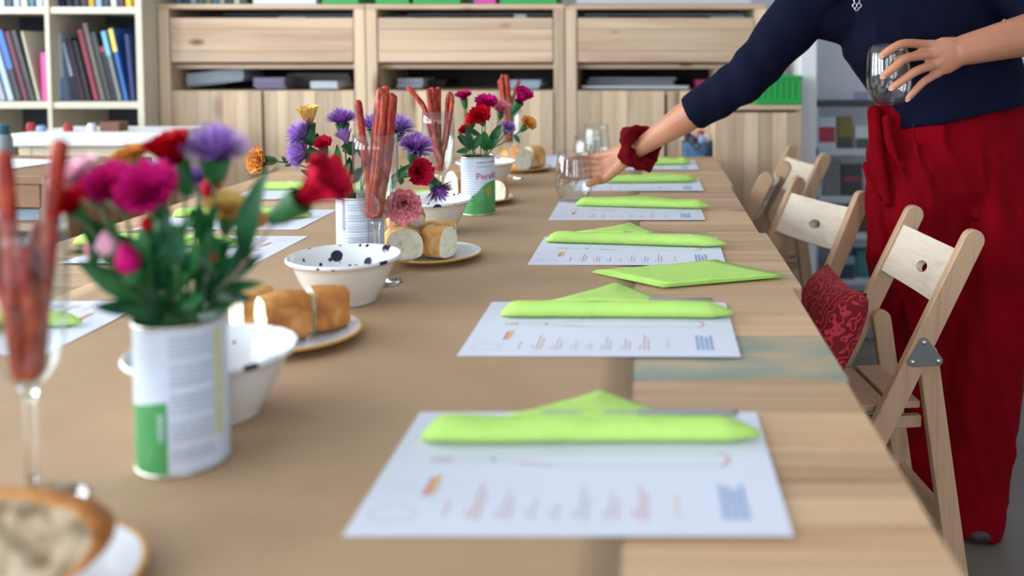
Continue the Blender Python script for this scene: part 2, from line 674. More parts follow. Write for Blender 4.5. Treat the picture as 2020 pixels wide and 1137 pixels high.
def splatter():
    m, nt, b = new_mat('splatter_glaze')
    L = nt.links
    tc = nt.nodes.new('ShaderNodeTexCoord')
    oi = nt.nodes.new('ShaderNodeObjectInfo')
    mu = nt.nodes.new('ShaderNodeVectorMath')
    mu.operation = 'SCALE'
    mu.inputs[0].default_value = (3.3, 5.1, 1.7)
    L.new(oi.outputs['Random'], mu.inputs['Scale'])
    ad = nt.nodes.new('ShaderNodeVectorMath')
    L.new(tc.outputs['Object'], ad.inputs[0])
    L.new(mu.outputs[0], ad.inputs[1])
    res = None
    for scale, lo, hi in ((34, 0.34, 0.31), (75, 0.24, 0.2)):
        vo = nt.nodes.new('ShaderNodeTexVoronoi')
        vo.inputs['Scale'].default_value = scale
        L.new(ad.outputs[0], vo.inputs['Vector'])
        mr = nt.nodes.new('ShaderNodeMapRange')
        mr.inputs['From Min'].default_value = lo
        mr.inputs['From Max'].default_value = hi
        L.new(vo.outputs['Distance'], mr.inputs['Value'])
        # only some of the cells carry a blot
        gt = nt.nodes.new('ShaderNodeMath')
        gt.operation = 'GREATER_THAN'
        gt.inputs[1].default_value = 0.50
        sx = nt.nodes.new('ShaderNodeSeparateColor')
        L.new(vo.outputs['Color'], sx.inputs[0])
        L.new(sx.outputs[0], gt.inputs[0])
        ml = nt.nodes.new('ShaderNodeMath')
        ml.operation = 'MULTIPLY'
        L.new(mr.outputs[0], ml.inputs[0])
        L.new(gt.outputs[0], ml.inputs[1])
        if res is None:
            res = ml.outputs[0]
        else:
            mx = nt.nodes.new('ShaderNodeMath')
            mx.operation = 'MAXIMUM'
            L.new(res, mx.inputs[0])
            L.new(ml.outputs[0], mx.inputs[1])
            res = mx.outputs[0]
    mix = nt.nodes.new('ShaderNodeMix')
    mix.data_type = 'RGBA'
    mix.inputs['A'].default_value = lin((232, 234, 236))
    mix.inputs['B'].default_value = lin((22, 24, 52))
    L.new(res, mix.inputs['Factor'])
    L.new(mix.outputs['Result'], b.inputs['Base Color'])
    b.inputs['Roughness'].default_value = 0.15
    return m


M['splatter'] = splatter()


def petal_mat():
    m, nt, b = new_mat('petal')
    at_ = nt.nodes.new('ShaderNodeAttribute')
    at_.attribute_name = 'Col'
    nt.links.new(at_.outputs['Color'], b.inputs['Base Color'])
    b.inputs['Roughness'].default_value = 0.6
    b.inputs['Specular IOR Level'].default_value = 0.1
    return m


M['petal'] = petal_mat()


def swirl():
    m, nt, b = new_mat('swirl_cloth')
    L = nt.links
    tc = nt.nodes.new('ShaderNodeTexCoord')
    wv = nt.nodes.new('ShaderNodeTexWave')
    wv.wave_type = 'RINGS'
    wv.inputs['Scale'].default_value = 30
    wv.inputs['Distortion'].default_value = 14
    wv.inputs['Detail'].default_value = 1.0
    wv.inputs['Detail Scale'].default_value = 1.3
    L.new(tc.outputs['Object'], wv.inputs['Vector'])
    c = ramp(nt, [(0.76, (128, 4, 18)), (0.84, (206, 52, 74)), (1.0, (206, 52, 74))], wv.outputs['Fac'])
    L.new(c, b.inputs['Base Color'])
    b.inputs['Roughness'].default_value = 0.8
    return m


M['swirl'] = swirl()

# ================================================================== the room
fl = box('floor', (-0.1, 0.85, -0.05), (7.0, 7.5, 0.1), M['floor'])
structure(fl, 'grey brown concrete floor')
cl = box('ceiling', (-0.1, 0.85, 2.95), (7.0, 7.5, 0.1), M['ceiling'])
structure(cl, 'white ceiling')
structure(box('wall_back', (-0.1, 4.40, 1.45), (7.0, 0.12, 2.9), M['white_wall']), 'pale wall behind the cabinets')
structure(box('wall_right', (3.34, 0.85, 1.45), (0.12, 7.0, 2.9), M['white_wall']), 'white side wall')


def wall_with_windows(name, wins, along, fixed, lo, hi, label):
    bm = bmesh.new()

    def bb(a0, a1, z0, z1):
        if along == 'Y':
            add_box(bm, (fixed, (a0 + a1) / 2, (z0 + z1) / 2), (0.12, a1 - a0, z1 - z0))
        else:
            add_box(bm, ((a0 + a1) / 2, fixed, (z0 + z1) / 2), (a1 - a0, 0.12, z1 - z0))
    bb(lo, hi, 0, 0.8)
    bb(lo, hi, 2.7, 2.9)
    prev = lo
    for c, w in wins:
        bb(prev, c - w / 2, 0.8, 2.7)
        prev = c + w / 2
    bb(prev, hi, 0.8, 2.7)
    structure(finish(name, bm, M['white_wall']), label)


wall_with_windows('wall_left', WIN_L, 'Y', -3.40, -2.8, 4.35, 'white wall with tall windows on the left')
wall_with_windows('wall_rear', WIN_R, 'X', -2.80, -3.4, 3.3, 'white wall with windows behind the viewer')
wn = 0
for c, w in WIN_L + WIN_R:
    wn += 1
    left = wn <= len(WIN_L)
    root = empty('window_%d' % wn, (-3.40, c, 0.8) if left else (c, -2.80, 0.8), PI / 2 if left else 0)
    structure(root, 'tall white framed window')
    bm = bmesh.new()
    for sx in (-1, 1):
        add_box(bm, (sx * (w / 2 - 0.025), 0, 0.95), (0.05, 0.06, 1.9))
    add_box(bm, (0, 0, 0.025), (w, 0.06, 0.05))
    add_box(bm, (0, 0, 1.875), (w, 0.06, 0.05))
    add_box(bm, (0, 0, 1.3), (w, 0.05, 0.04))
    add_box(bm, (0, 0, 0.95), (0.04, 0.05, 1.9))
    finish('window_frame', bm, M['white_gloss'], root)
    bm = bmesh.new()
    add_box(bm, (0, 0, 0.95), (w - 0.06, 0.004, 1.84))
    finish('pane', bm, M['glass'], root)

# white pillar beside the pine cabinets
pil = box('trim_1', (0.6375, 3.80, 1.45), (0.068, 0.30, 2.9), M['white_gloss'], bevel=0.004)
structure(pil, 'white pillar beside the green crate')

# ================================================================== tables
TABLES = [  # y0, y1, x1, boards
    (0.30, 1.054, 0.231, 8, 'pale pine work table nearest the camera under the first place mat'),
    (1.056, 1.484, 0.235, 5, 'pine work table with a blue green paint stain under the second place mat'),
    (1.488, 1.930, 0.252, 5, 'pine work table jutting out slightly beside the red cushion'),
    (1.932, 2.62, 0.237, 7, 'pine work table below the reaching hand'),
    (2.622, 3.343, 0.246, 7, 'pine work table at the far end of the row'),
]
XL = -1.175
for ti, (y0, y1, x1, nb, lab) in enumerate(TABLES):
    t = empty('work_table', ((XL + x1) / 2, (y0 + y1) / 2, 0))
    tag(t, lab, 'table', 'work tables pushed into one long row')
    w = x1 - XL
    rng = random.Random(ti)
    bw = (y1 - y0) / nb
    for k in range(nb):
        yb = y0 + bw * (k + 0.5) - (y0 + y1) / 2
        stain = ti == 1 and k in (0, 1)
        b = box('board', (0, yb, TZ - 0.014 - rng.random() * 0.0003), (w, bw - 0.0006, 0.028), M['table_stain'] if stain else M['table_wood'], t, bevel=0.0008)
        if stain:
            b['label'] = 'board with a blue green paint stain'
    d = y1 - y0
    bm = bmesh.new()
    for s in (-1, 1):
        add_box(bm, (0, s * (d / 2 - 0.05), TZ - 0.068), (w - 0.06, 0.022, 0.08), bevel=0.002)
        add_box(bm, (s * (w / 2 - 0.035), 0, TZ - 0.068), (0.022, d - 0.12, 0.08), bevel=0.002)
    finish('apron', bm, M['table_edge'], t)
    for sx in (-1, 1):
        for sy in (-1, 1):
            box('leg', (sx * (w / 2 - 0.06), sy * (d / 2 - 0.07), (TZ - 0.03) / 2), (0.05, 0.05, TZ - 0.03), M['table_edge'], t, bevel=0.003)

# kraft paper runner
bm = bmesh.new()
nx, ny = 24, 70
kx0, kx1, ky0, ky1 = -0.91, -0.018, 0.34, 3.30
grid = []
for j in range(ny + 1):
    row = []
    for i in range(nx + 1):
        x = kx0 + (kx1 - kx0) * i / nx
        y = ky0 + (ky1 - ky0) * j / ny
        z = 0.0012 + 0.0009 * (1 + noise.noise(V((x * 5, y * 4, 0))))
        if i == nx:
            x += 0.002 * math.sin(y * 7)
            z = 0.0009
        row.append(bm.verts.new((x, y, TZ + z)))
    grid.append(row)
for j in range(ny):
    for i in range(nx):
        bm.faces.new((grid[j][i], grid[j][i + 1], grid[j + 1][i + 1], grid[j + 1][i]))
solid(bm, 0.0004)
k = finish('kraft_paper', bm, M['kraft'], smooth=True)
tag(k, 'brown kraft paper runner laid along the middle of the long table', 'paper runner')
PZ = TZ + 0.0022     # top of kraft paper


# ------------------------------------------------------------------ place mats
def make_mat(flip):
    root = empty('place_mat')
    W, D = 0.352, 0.249
    bm = bmesh.new()
    nx, ny = 14, 10
    g = []
    for j in range(ny + 1):
        row = []
        for i in range(nx + 1):
            x, y = -W / 2 + W * i / nx, -D / 2 + D * j / ny
            row.append(bm.verts.new((x, y, 0.0006)))
        g.append(row)
    for j in range(ny):
        for i in range(nx):
            bm.faces.new((g[j][i], g[j][i + 1], g[j + 1][i + 1], g[j + 1][i]))
    solid(bm, 0.0004)
    finish('sheet', bm, M['paper'], root)
    prints = {}

    def stroke(key, pts, w):
        bmx = prints.setdefault(key, bmesh.new())
        pts = [V((p[0], p[1], 0.0010)) for p in pts]
        L_, R_ = [], []
        for i, p in enumerate(pts):
            t = (pts[min(i + 1, len(pts) - 1)] - pts[max(i - 1, 0)]).normalized()
            s = V((-t.y, t.x, 0)) * (w / 2)
            L_.append(bmx.verts.new(p + s))
            R_.append(bmx.verts.new(p - s))
        for i in range(len(pts) - 1):
            bmx.faces.new((L_[i], R_[i], R_[i + 1], L_[i + 1]))
    # bottle lying on its side, neck to the left
    def bx(t):
        return -W / 2 + W * t
    def by(t):
        return -D / 2 + D * t
    up = [(bx(0.12), by(0.565)), (bx(0.27), by(0.565)), (bx(0.33), by(0.572)), (bx(0.38), by(0.588)), (bx(0.46), by(0.60)), (bx(0.86), by(0.60))]
    dn = [(x, 2 * by(0.545) - y) for x, y in up]
    stroke('ink_grey', up, 0.0008)
    stroke('ink_grey', dn, 0.0008)
    stroke('ink_red', [(bx(0.34), by(0.520)), (bx(0.38), by(0.504)), (bx(0.43), by(0.494))], 0.0016)
    stroke('ink_red', [(bx(0.865), by(0.60)), (bx(0.883), by(0.582)), (bx(0.89), by(0.545)), (bx(0.883), by(0.508)), (bx(0.865), by(0.49))], 0.0022)
    stroke('ink_dark', [(bx(0.268), by(0.535)), (bx(0.275), by(0.555))], 0.002)
    for q in (0.11, 0.13, 0.15):
        stroke('ink_red', [(bx(q), by(0.525)), (bx(q + 0.008), by(0.565))], 0.0016)
    for q in (0.40, 0.44):
        stroke('ink_grey', [(bx(q), by(0.645)), (bx(q + 0.012), by(0.65))], 0.0018)
    # small oval emblem at the lower left
    ov = [(bx(0.085) + 0.019 * math.cos(a), by(0.14) + 0.012 * math.sin(a)) for a in [i * 2 * PI / 20 for i in range(21)]]
    stroke('ink_pink', ov, 0.0008)
    for q, c0, c1 in ((0.138, 0.26, 0.40), (0.152, 0.27, 0.42)):
        stroke('ink_red' if q < 0.15 else 'ink_ochre', [(bx(q), by(c0)), (bx(q), by(c1))], 0.0045)
    # columns of lettering too small to read, running up the sheet
    rng = random.Random(5)
    cols = [(0.205, 'ink_red', 1, 0.14), (0.255, 'ink_red', 3, 0.25), (0.325, 'ink_pink', 3, 0.2), (0.395, 'ink_grey', 2, 0.19), (0.45, 'ink_pink', 2, 0.15),
            (0.505, 'ink_grey', 3, 0.22), (0.575, 'ink_pink', 3, 0.19), (0.645, 'ink_red', 3, 0.24), (0.745, 'ink_ochre', 1, 0.2)]
    for c, key, n, ln in cols:
        for k in range(n):
            y = 0.10 if k else 0.12
            end = y + (0.05 if k == 0 and n > 1 else ln * (1.0 - 0.25 * (k == n - 1)))
            x = c + 0.015 * k
            while y < end:
                l = rng.uniform(0.008, 0.022)
                stroke(key, [(bx(x), by(y)), (bx(x), by(min(y + l, end)))], 0.0017)
                y += l + 0.008
    for k in range(4):
        y = 0.10
        end = (0.34, 0.33, 0.31, 0.34)[k]
        while y < end:
            l = rng.uniform(0.02, 0.04)
            stroke('ink_blue', [(bx(0.855 + 0.017 * k), by(y)), (bx(0.855 + 0.017 * k), by(min(y + l, end)))], 0.0036)
            y += l + 0.007
    nm = {'ink_red': 'red_print', 'ink_pink': 'pink_print', 'ink_grey': 'grey_print', 'ink_blue': 'blue_print', 'ink_ochre': 'ochre_print', 'ink_dark': 'dark_print'}
    for key, bmx in prints.items():
        finish(nm[key], bmx, M[key], root)['kind'] = 'stuff'
    return root


mat0 = make_mat(False)
MATS = [  # centre x, centre y, rz, label
    (-0.061, 0.828, 0.0, 'white printed paper place mat nearest the camera, in front of the blurred green napkin'),
    (-0.058, 1.255, -0.01, 'white printed paper place mat beside the blue green stain on the table'),
    (-0.033, 1.748, -0.015, 'white printed paper place mat partly under the flat unrolled green napkin'),
    (-0.044, 2.188, 0.0, 'white printed paper place mat directly in front of the reached-for glass'),
    (-0.020, 2.625, 0.0, 'white paper place mat just behind the reaching hand'),
    (-0.008, 3.075, 0.0, 'white paper place mat farthest along the right table edge'),
    (-0.925, 1.262, PI, 'white paper place mat on the left side, behind the nearest tin of flowers'),
    (-0.870, 1.760, PI - 0.02, 'white paper place mat on the left side, left of the dark-splattered bowl'),
    (-0.915, 2.075, PI, 'white paper place mat on the left side, behind the big red carnation'),
    (-0.900, 2.480, PI, 'white paper place mat on the left side, left of the orange carnation'),
    (-0.420, 3.185, PI / 2, 'white paper place mat at the far head of the table'),
]
for i, (x, y, rz, lab) in enumerate(MATS):
    o = mat0 if i == 0 else copy_tree(mat0)
    o.location = (x, y, TZ + 0.0024)
    o.rotation_euler = (0, 0, rz)
    tag(o, lab, 'place mat', 'printed paper place mats')


# ------------------------------------------------------------------ napkins
def rolled_napkin(x0, y0, x1, y1, peak, label, seed, puff=1.0, flap_w=0.17, knife=None, z=TZ + 0.0036):
    """band between two points on the table, triangular flap to the peak point (x, y)"""
    a, b = V((x0, y0, 0)), V((x1, y1, 0))
    c = (a + b) / 2
    root = empty('rolled_napkin', (c.x, c.y, z))
    tag(root, label, 'napkin', 'lime green rolled napkins')
    d = b - a
    Ln = d.length
    d.normalize()
    root.rotation_euler = (0, 0, math.atan2(d.y, d.x))
    pk = V((peak[0], peak[1], 0)) - c
    inv = Matrix.Rotation(-math.atan2(d.y, d.x), 3, 'Z')
    pk = inv @ pk
    rng = random.Random(seed)
    bm = bmesh.new()
    n, m = 14, 40
    rings = []
    for i in range(m + 1):
        t = i / m
        x = -Ln / 2 + Ln * t
        e = min(1, (t + 0.004) / 0.06) ** 0.5 * min(1, (1.004 - t) / 0.10) ** 0.7
        hw = (0.0165 + 0.002 * math.sin(t * 5 + seed)) * max(e, 0.12)
        hh = (0.0108 + 0.0014 * noise.noise(V((t * 6, seed, 0)))) * puff * max(e, 0.25)
        lift = 0.004 * max(0, (t - 0.9) / 0.1) * puff
        ring = []
        for k_ in range(n):
            th = 2 * PI * k_ / n
            cz = hh + hh * math.sin(th)
            if math.sin(th) < 0:
                cz = hh + hh * math.sin(th) * 0.98
            yy = hw * math.copysign(abs(math.cos(th)) ** 0.8, math.cos(th))
            ring.append(bm.verts.new((x, yy, cz + lift + 0.0006 * noise.noise(V((t * 20, th, seed))))))
        rings.append(ring)
    for i in range(m):
        for k_ in range(n):
            j = (k_ + 1) % n
            bm.faces.new((rings[i][k_], rings[i][j], rings[i + 1][j], rings[i + 1][k_]))
    bm.faces.new(rings[0])
    bm.faces.new(rings[-1])
    finish('rolled_band', bm, M['napkin'], root, smooth=True)
    # triangular flap, base tucked in the band, tip lying beyond it
    bm = bmesh.new()
    rows = 9
    g = []
    bc = pk.x * 0.75
    for r in range(rows + 1):
        t = r / rows
        half = flap_w / 2 * (1 - t) + 0.0008
        row = []
        for q in range(9):
            s = -1 + 2 * q / 8
            x = bc * (1 - t) + pk.x * t + s * half
            y = 0.004 + (pk.y - 0.004) * t
            zz = 0.0185 * puff * (1 - t) ** 1.3 + 0.006 * puff * math.sin(PI * t) * (1 - abs(s)) + 0.0035 + 0.0015 * noise.noise(V((x * 40, y * 40, seed))) * (1 - t)
            row.append(bm.verts.new((x, y, max(zz, 0.001))))
        g.append(row)
    for r in range(rows):
        for q in range(8):
            bm.faces.new((g[r][q], g[r][q + 1], g[r + 1][q + 1], g[r + 1][q]))
    solid(bm, 0.0009)
    finish('flap', bm, M['napkin'], root, smooth=True)
    if knife:
        kx, klen, kl = knife
        kr = empty('table_knife', (0, 0, 0))
        base = root.matrix_basis @ V((kx, 0.011, 0.0205 * puff + 0.0012))
        kr.location = base
        kr.rotation_euler = (0, 0.0, root.rotation_euler.z)
        tag(kr, kl, 'knife', 'steel knives tucked in napkins')
        bm = bmesh.new()
        add_prism(bm, [(0, -0.0014), (klen * 0.5, -0.0014), (klen * 0.52, 0.0), (klen * 0.5, 0.0014), (0, 0.0014)], -0.006, 0.006, 0.0005)
        finish('handle', bm, M['steel'], kr, smooth=False)
        bm = bmesh.new()
        out = [(0, -0.005), (-klen * 0.42, -0.008), (-klen * 0.5, 0.003), (-klen * 0.46, 0.007), (0, 0.006)]
        vsb = [bm.verts.new((x, y, -0.0006)) for x, y in out]
        bm.faces.new(vsb)
        solid(bm, -0.0012)
        finish('blade', bm, M['steel'], kr)
    return root


def nap(pxa, pya, pxb, pyb, pxp, pyp, *args, **kw):
    a, b, p = onto(pxa, pya, TZ + 0.011), onto(pxb, pyb, TZ + 0.011), onto(pxp, pyp, TZ + 0.006)
    return rolled_napkin(a.x, a.y, b.x, b.y, (p.x, p.y), *args, **kw)


nap(832, 852, 1500, 853, 1185, 771, 'lime green rolled napkin on the nearest place mat, blurred, its peak pointing away', 1, knife=(0.045, 0.19, 'steel table knife lying on the nearest lime green napkin'))
nap(988, 613, 1447, 616, 1215, 558, 'lime green rolled napkin on the place mat beside the blue green stain', 2, knife=(0.045, 0.18, 'steel table knife tucked in the second nearest green napkin'))
nap(1077, 470, 1433, 480, 1243, 440, 'lime green rolled napkin just behind the flat unrolled one', 3, knife=(0.05, 0.18, 'steel table knife tucked in the napkin behind the flat unrolled napkin'))
nap(1136, 400, 1402, 406, 1272, 386, 'lime green rolled napkin lying flat in front of the reached-for glass', 4, flap_w=0.2)
nap(1188, 356, 1376, 354, 1290, 345, 'lime green rolled napkin behind the red scrunchie', 5)
nap(1232, 322, 1362, 320, 1300, 314, 'lime green rolled napkin farthest away on the right', 6)
rolled_napkin(-1.10, 1.265, -0.775, 1.255, (-0.93, 1.14), 'lime green rolled napkin on the left mat behind the nearest tin', 7)
rolled_napkin(-1.12, 1.80, -0.78, 1.77, (-0.95, 1.67), 'lime green rolled napkin with cutlery left of the dark-splattered bowl', 8, knife=(-0.07, 0.19, 'steel table knife on the left side napkin beside the blurred flowers'))
rolled_napkin(-1.08, 2.10, -0.76, 2.09, (-0.90, 1.99), 'lime green rolled napkin on the left, behind the big red carnation', 9)
rolled_napkin(-1.06, 2.52, -0.74, 2.50, (-0.90, 2.41), 'lime green rolled napkin on the left below the orange carnation', 10)
rolled_napkin(-0.72, 2.34, -0.42, 2.36, (-0.56, 2.46), 'lime green rolled napkin lying left behind the olive tin', 11)

# flat napkin: folded in four layers
q = [onto(1165, 537, TZ + 0.004), onto(1308, 567, TZ + 0.004), onto(1549, 546, TZ + 0.004), onto(1412, 517, TZ + 0.004)]
cen = sum(q, V()) / 4
fn = empty('folded_napkin', (cen.x, cen.y, TZ + 0.0034))
tag(fn, 'flat folded lime green napkin lying loose between two place mats', 'napkin')
for layer in range(4):
    bm = bmesh.new()
    nn = 10
    g = []
    for j in range(nn + 1):
        row = []
        for i in range(nn + 1):
            u, v = i / nn, j / nn
            p = q[0] * (1 - u) * (1 - v) + q[1] * u * (1 - v) + q[2] * u * v + q[3] * (1 - u) * v
            p = p - cen
            wob = 0.0015 * noise.noise(V((p.x * 30, p.y * 30, 3.1)))
            e = 1 - 0.012 * layer
            row.append(bm.verts.new((p.x * e + 0.001 * layer, p.y * e, 0.0008 + layer * 0.0012 + max(0, wob) * layer * 0.8)))
        g.append(row)
    for j in range(nn):
        for i in range(nn):
            bm.faces.new((g[j][i], g[j][i + 1], g[j + 1][i + 1], g[j + 1][i]))
    solid(bm, 0.0006)
    finish('layer', bm, M['napkin'], fn, smooth=True)


# ------------------------------------------------------------------ tins
CAN_R, CAN_H = 0.0392, 0.137


def can_r(z):
    base = CAN_R
    if 0.022 < z < 0.105:
        base += 0.00045 * math.sin((z - 0.022) / 0.0058 * 2 * PI)
    return base


def make_can(x, y, label):
    root = empty('tin_can', (x, y, PZ), math.atan2(y, x) - PI / 2)     # local -Y looks to the camera
    tag(root, label, 'tin', 'food tins used as vases')
    bm = bmesh.new()
    prof = [(0.0, 0.0015), (CAN_R - 0.002, 0.0015)]
    zs = [0.004 + (CAN_H - 0.008) * i / 100 for i in range(101)]
    prof += [(can_r(z), z) for z in zs]
    prof += [(CAN_R - 0.0008, CAN_H - 0.002), (CAN_R - 0.001, CAN_H - 0.004), (CAN_R - 0.001, 0.05), (0, 0.05)]
    add_lathe(bm, prof, 48, mats=[0] * 102 + [1] * 5)
    finish('body', bm, [M['can_white'], M['can_inside']], root, smooth=True, angle=0.9)
    for z in (0.002, CAN_H - 0.003):
        bm = bmesh.new()
        ring = [(CAN_R + 0.0002, z - 0.002), (CAN_R + 0.0012, z - 0.001), (CAN_R + 0.0012, z + 0.001), (CAN_R + 0.0002, z + 0.002), (CAN_R - 0.001, z + 0.001), (CAN_R - 0.001, z - 0.001), (CAN_R + 0.0002, z - 0.002)]
        add_lathe(bm, ring, 48)
        finish('rim', bm, M['tin'], root, smooth=True)
    return root


def can_patch(root, name, th0, th1, z0, z1, mat, off=0.0004, nz=None):
    """th in radians from the side facing the camera, + to the right; z0/z1 numbers or functions of th"""
    bm = bmesh.new()
    nt_ = max(2, int((th1 - th0) / 0.1))
    nz = nz or 30
    g = []
    for i in range(nt_ + 1):
        th = th0 + (th1 - th0) * i / nt_
        a0 = z0(th) if callable(z0) else z0
        a1 = z1(th) if callable(z1) else z1
        row = []
        for j in range(nz + 1):
            z = a0 + (a1 - a0) * j / nz
            r = can_r(z) + off
            row.append(bm.verts.new((r * math.sin(th), -r * math.cos(th), z)))
        g.append(row)
    for i in range(nt_):
        for j in range(nz):
            bm.faces.new((g[i][j], g[i + 1][j], g[i + 1][j + 1], g[i][j + 1]))
    return finish(name, bm, mat, root, smooth=True)


def can_text(root, s, size, th, z, mat, vertical=False, name='lettering'):
    vs, fs = text_polys(s, size)
    bm = bmesh.new()
    bv = []
    for v in vs:
        if vertical:
            a, zz = th - v.y / CAN_R, z + v.x
        else:
            a, zz = th + v.x / CAN_R, z + v.y
        r = CAN_R + 0.0012
        bv.append(bm.verts.new((r * math.sin(a), -r * math.cos(a), zz)))
    for f in fs:
        try:
            bm.faces.new([bv[i] for i in f])
        except ValueError:
            pass
    return finish(name, bm, mat, root)


def can_lines(root, name, rows, mat):
    """rows of illegible small print: (th0, th1, z, height)"""
    bm = bmesh.new()
    rng = random.Random(len(rows))
    for th0, th1, z, h in rows:
        th = th0
        while th < th1:
            l = min(rng.uniform(0.06, 0.16), th1 - th)
            r = CAN_R + 0.0011
            a = [(th, z), (th + l, z), (th + l, z + h), (th, z + h)]
            bm.faces.new([bm.verts.new((r * math.sin(t), -r * math.cos(t), zz)) for t, zz in a])
            th += l + 0.03
    o = finish(name, bm, mat, root)
    o['kind'] = 'stuff'
    return o


c1 = onto(343, 938, PZ)
c2y = 1.56
c3y = 2.155
CANS = [(xat(343, 0.84), 0.84), (xat(706, c2y), c2y), (xat(941, c3y), c3y)]
can1 = make_can(*CANS[0], 'white and green food tin holding the nearest blurred bouquet')
can_patch(can1, 'green_panel', -1.45, -0.33, 0.003, lambda t: 0.064 + 0.006 * (t + 1.2), M['can_green'])
can_patch(can1, 'yellow_strip', 0.72, 0.98, 0.03, 0.128, M['can_yellow'])
can_lines(can1, 'small_print', [(-0.25, 0.66, 0.125 - 0.0042 * i, 0.0013) for i in range(27) if i % 6 != 5], M['can_grey'])
can_lines(can1, 'heading_print', [(-0.52, -0.40, 0.035 + 0.003 * i, 0.0018) for i in range(8)], M['can_white'])
can2 = make_can(*CANS[1], 'white food tin with nutrition table, behind the dark-splattered bowl')
can_patch(can2, 'grey_bar', -0.80, -0.66, 0.082, 0.131, M['can_grey'], nz=8)
can_lines(can2, 'small_print', [(-0.52, 0.75, 0.124 - 0.0045 * i, 0.0011) for i in range(17) if i % 4 != 3] + [(-1.2, -0.95, 0.11 - 0.005 * i, 0.001) for i in range(3)], M['can_grey'])
can_lines(can2, 'table_rule', [(0.30, 0.34, 0.02 + 0.002 * i, 0.0016) for i in range(40)], M['can_grey'])
can_text(can2, '350g', 0.0105, -0.12, 0.0425, M['ink_dark'])
can_text(can2, '150g', 0.0105, -0.12, 0.0305, M['ink_dark'])
can_text(can2, '370  e', 0.0095, -0.12, 0.0195, M['ink_dark'])
can3 = make_can(*CANS[2], 'green and white olive tin with crimson lettering, holding the far bouquet')
can_patch(can3, 'green_panel', -1.5, 1.5, 0.003, lambda t: 0.043 + 0.036 / (1 + math.exp(-5.0 * (t - 0.1))), M['can_green'])
ob = bmesh.new()
for i in range(1):
    r = CAN_R + 0.0014
    pts = []
    for k_ in range(20):
        a = 2 * PI * k_ / 20
        th = 0.62 + 0.21 * math.cos(a)
        pts.append(ob.verts.new((r * math.sin(th), -r * math.cos(th), 0.056 + 0.012 * math.sin(a))))
    ob.faces.new(pts)
finish('olive_picture', ob, M['can_olive'], can3)
can_text(can3, 'Perelló', 0.0215, -0.12, 0.0845, M['can_magenta'])
can_text(can3, 'GORDAL  PICANTE', 0.0058, -0.08, 0.1215, M['ink_dark'])
can_lines(can3, 'small_print', [(-0.08, 0.9, 0.115, 0.0008), (-0.08, 0.9, 0.112, 0.0008)], M['can_grey'])


# ------------------------------------------------------------------ bowls and plates
def make_bowl():
    root = empty('bowl')
    R, H, B = 0.084, 0.071, 0.047
    out = [(0, 0.003), (B - 0.004, 0.003), (B - 0.002, 0.0), (B, 0.001), (B + 0.0005, 0.005), (B + 0.004, 0.011), (0.0590, 0.024), (0.0665, 0.040), (0.0725, 0.055), (0.0765, 0.0635)]
    rim = [(0.0820, 0.0645), (0.0845, 0.0670), (0.0845, 0.0690), (0.0825, H), (0.0795, 0.0700)]
    inn = [(0.0745, 0.0630), (0.0700, 0.0520), (0.0640, 0.0380), (0.0560, 0.0230), (0.0450, 0.0125), (0.0300, 0.0085), (0, 0.0075)]
    prof = out + rim + inn
    bm = bmesh.new()
    mats = [0] * (len(out) - 1) + [1] * (len(rim) + len(inn))
    add_lathe(bm, prof, 56, mats=mats)
    finish('body', bm, [M['bowl_out'], M['splatter']], root, smooth=True, angle=1.1)
    return root


bowl0 = make_bowl()
BOWLS = [(673, 1.390, 'white enamel bowl with dark splatters on the inside, sharp, in the middle'),
         (405, 0.950, 'white splattered bowl half hidden behind the nearest tin'),
         (848, 1.930, 'white splattered bowl behind the bread and the pink carnation'),
         (957, 2.600, 'white bowl beside the olive tin, farthest of the bowls')]
for i, (px, Y, lab) in enumerate(BOWLS):
    o = bowl0 if i == 0 else copy_tree(bowl0)
    o.location = (xat(px, Y), Y, PZ)
    o.rotation_euler = (0, 0, i * 1.7)
    tag(o, lab, 'bowl', 'splattered enamel bowls')


def make_plate():
    root = empty('plate')
    bm = bmesh.new()
    prof = [(0, 0.003), (0.05, 0.003), (0.053, 0.0), (0.056, 0.001), (0.072, 0.0065), (0.0885, 0.0115), (0.0905, 0.0130), (0.0898, 0.0150), (0.0865, 0.0150), (0.068, 0.0090), (0.054, 0.0050), (0, 0.0046)]
    mats = [2, 2, 2, 2, 1, 1, 1, 1, 0, 0, 0]
    add_lathe(bm, prof, 56, mats=mats)
    finish('body', bm, [M['plate_white'], M['plate_yellow'], M['plate_under']], root, smooth=True, angle=1.0)
    return root


plate0 = make_plate()
PLATES = [(565, 1.195, 'yellow rimmed plate with bread chunks behind the half hidden bowl'),
          (849, 1.675, 'yellow rimmed plate with cut baguette beside the champagne flute'),
          (942, 2.315, 'yellow rimmed plate behind the olive tin'),
          (1030, 2.93, 'yellow rimmed plate with a bread end, farthest away'),
          (-42, 0.615, 'plate with a rustic bread slice at the lower left corner')]
PL = []
for i, (px, Y, lab) in enumerate(PLATES):
    o = plate0 if i == 0 else copy_tree(plate0)
    o.location = (xat(px, Y), Y, PZ)
    tag(o, lab, 'plate', 'yellow rimmed plates')
    PL.append(V((xat(px, Y), Y, PZ)))


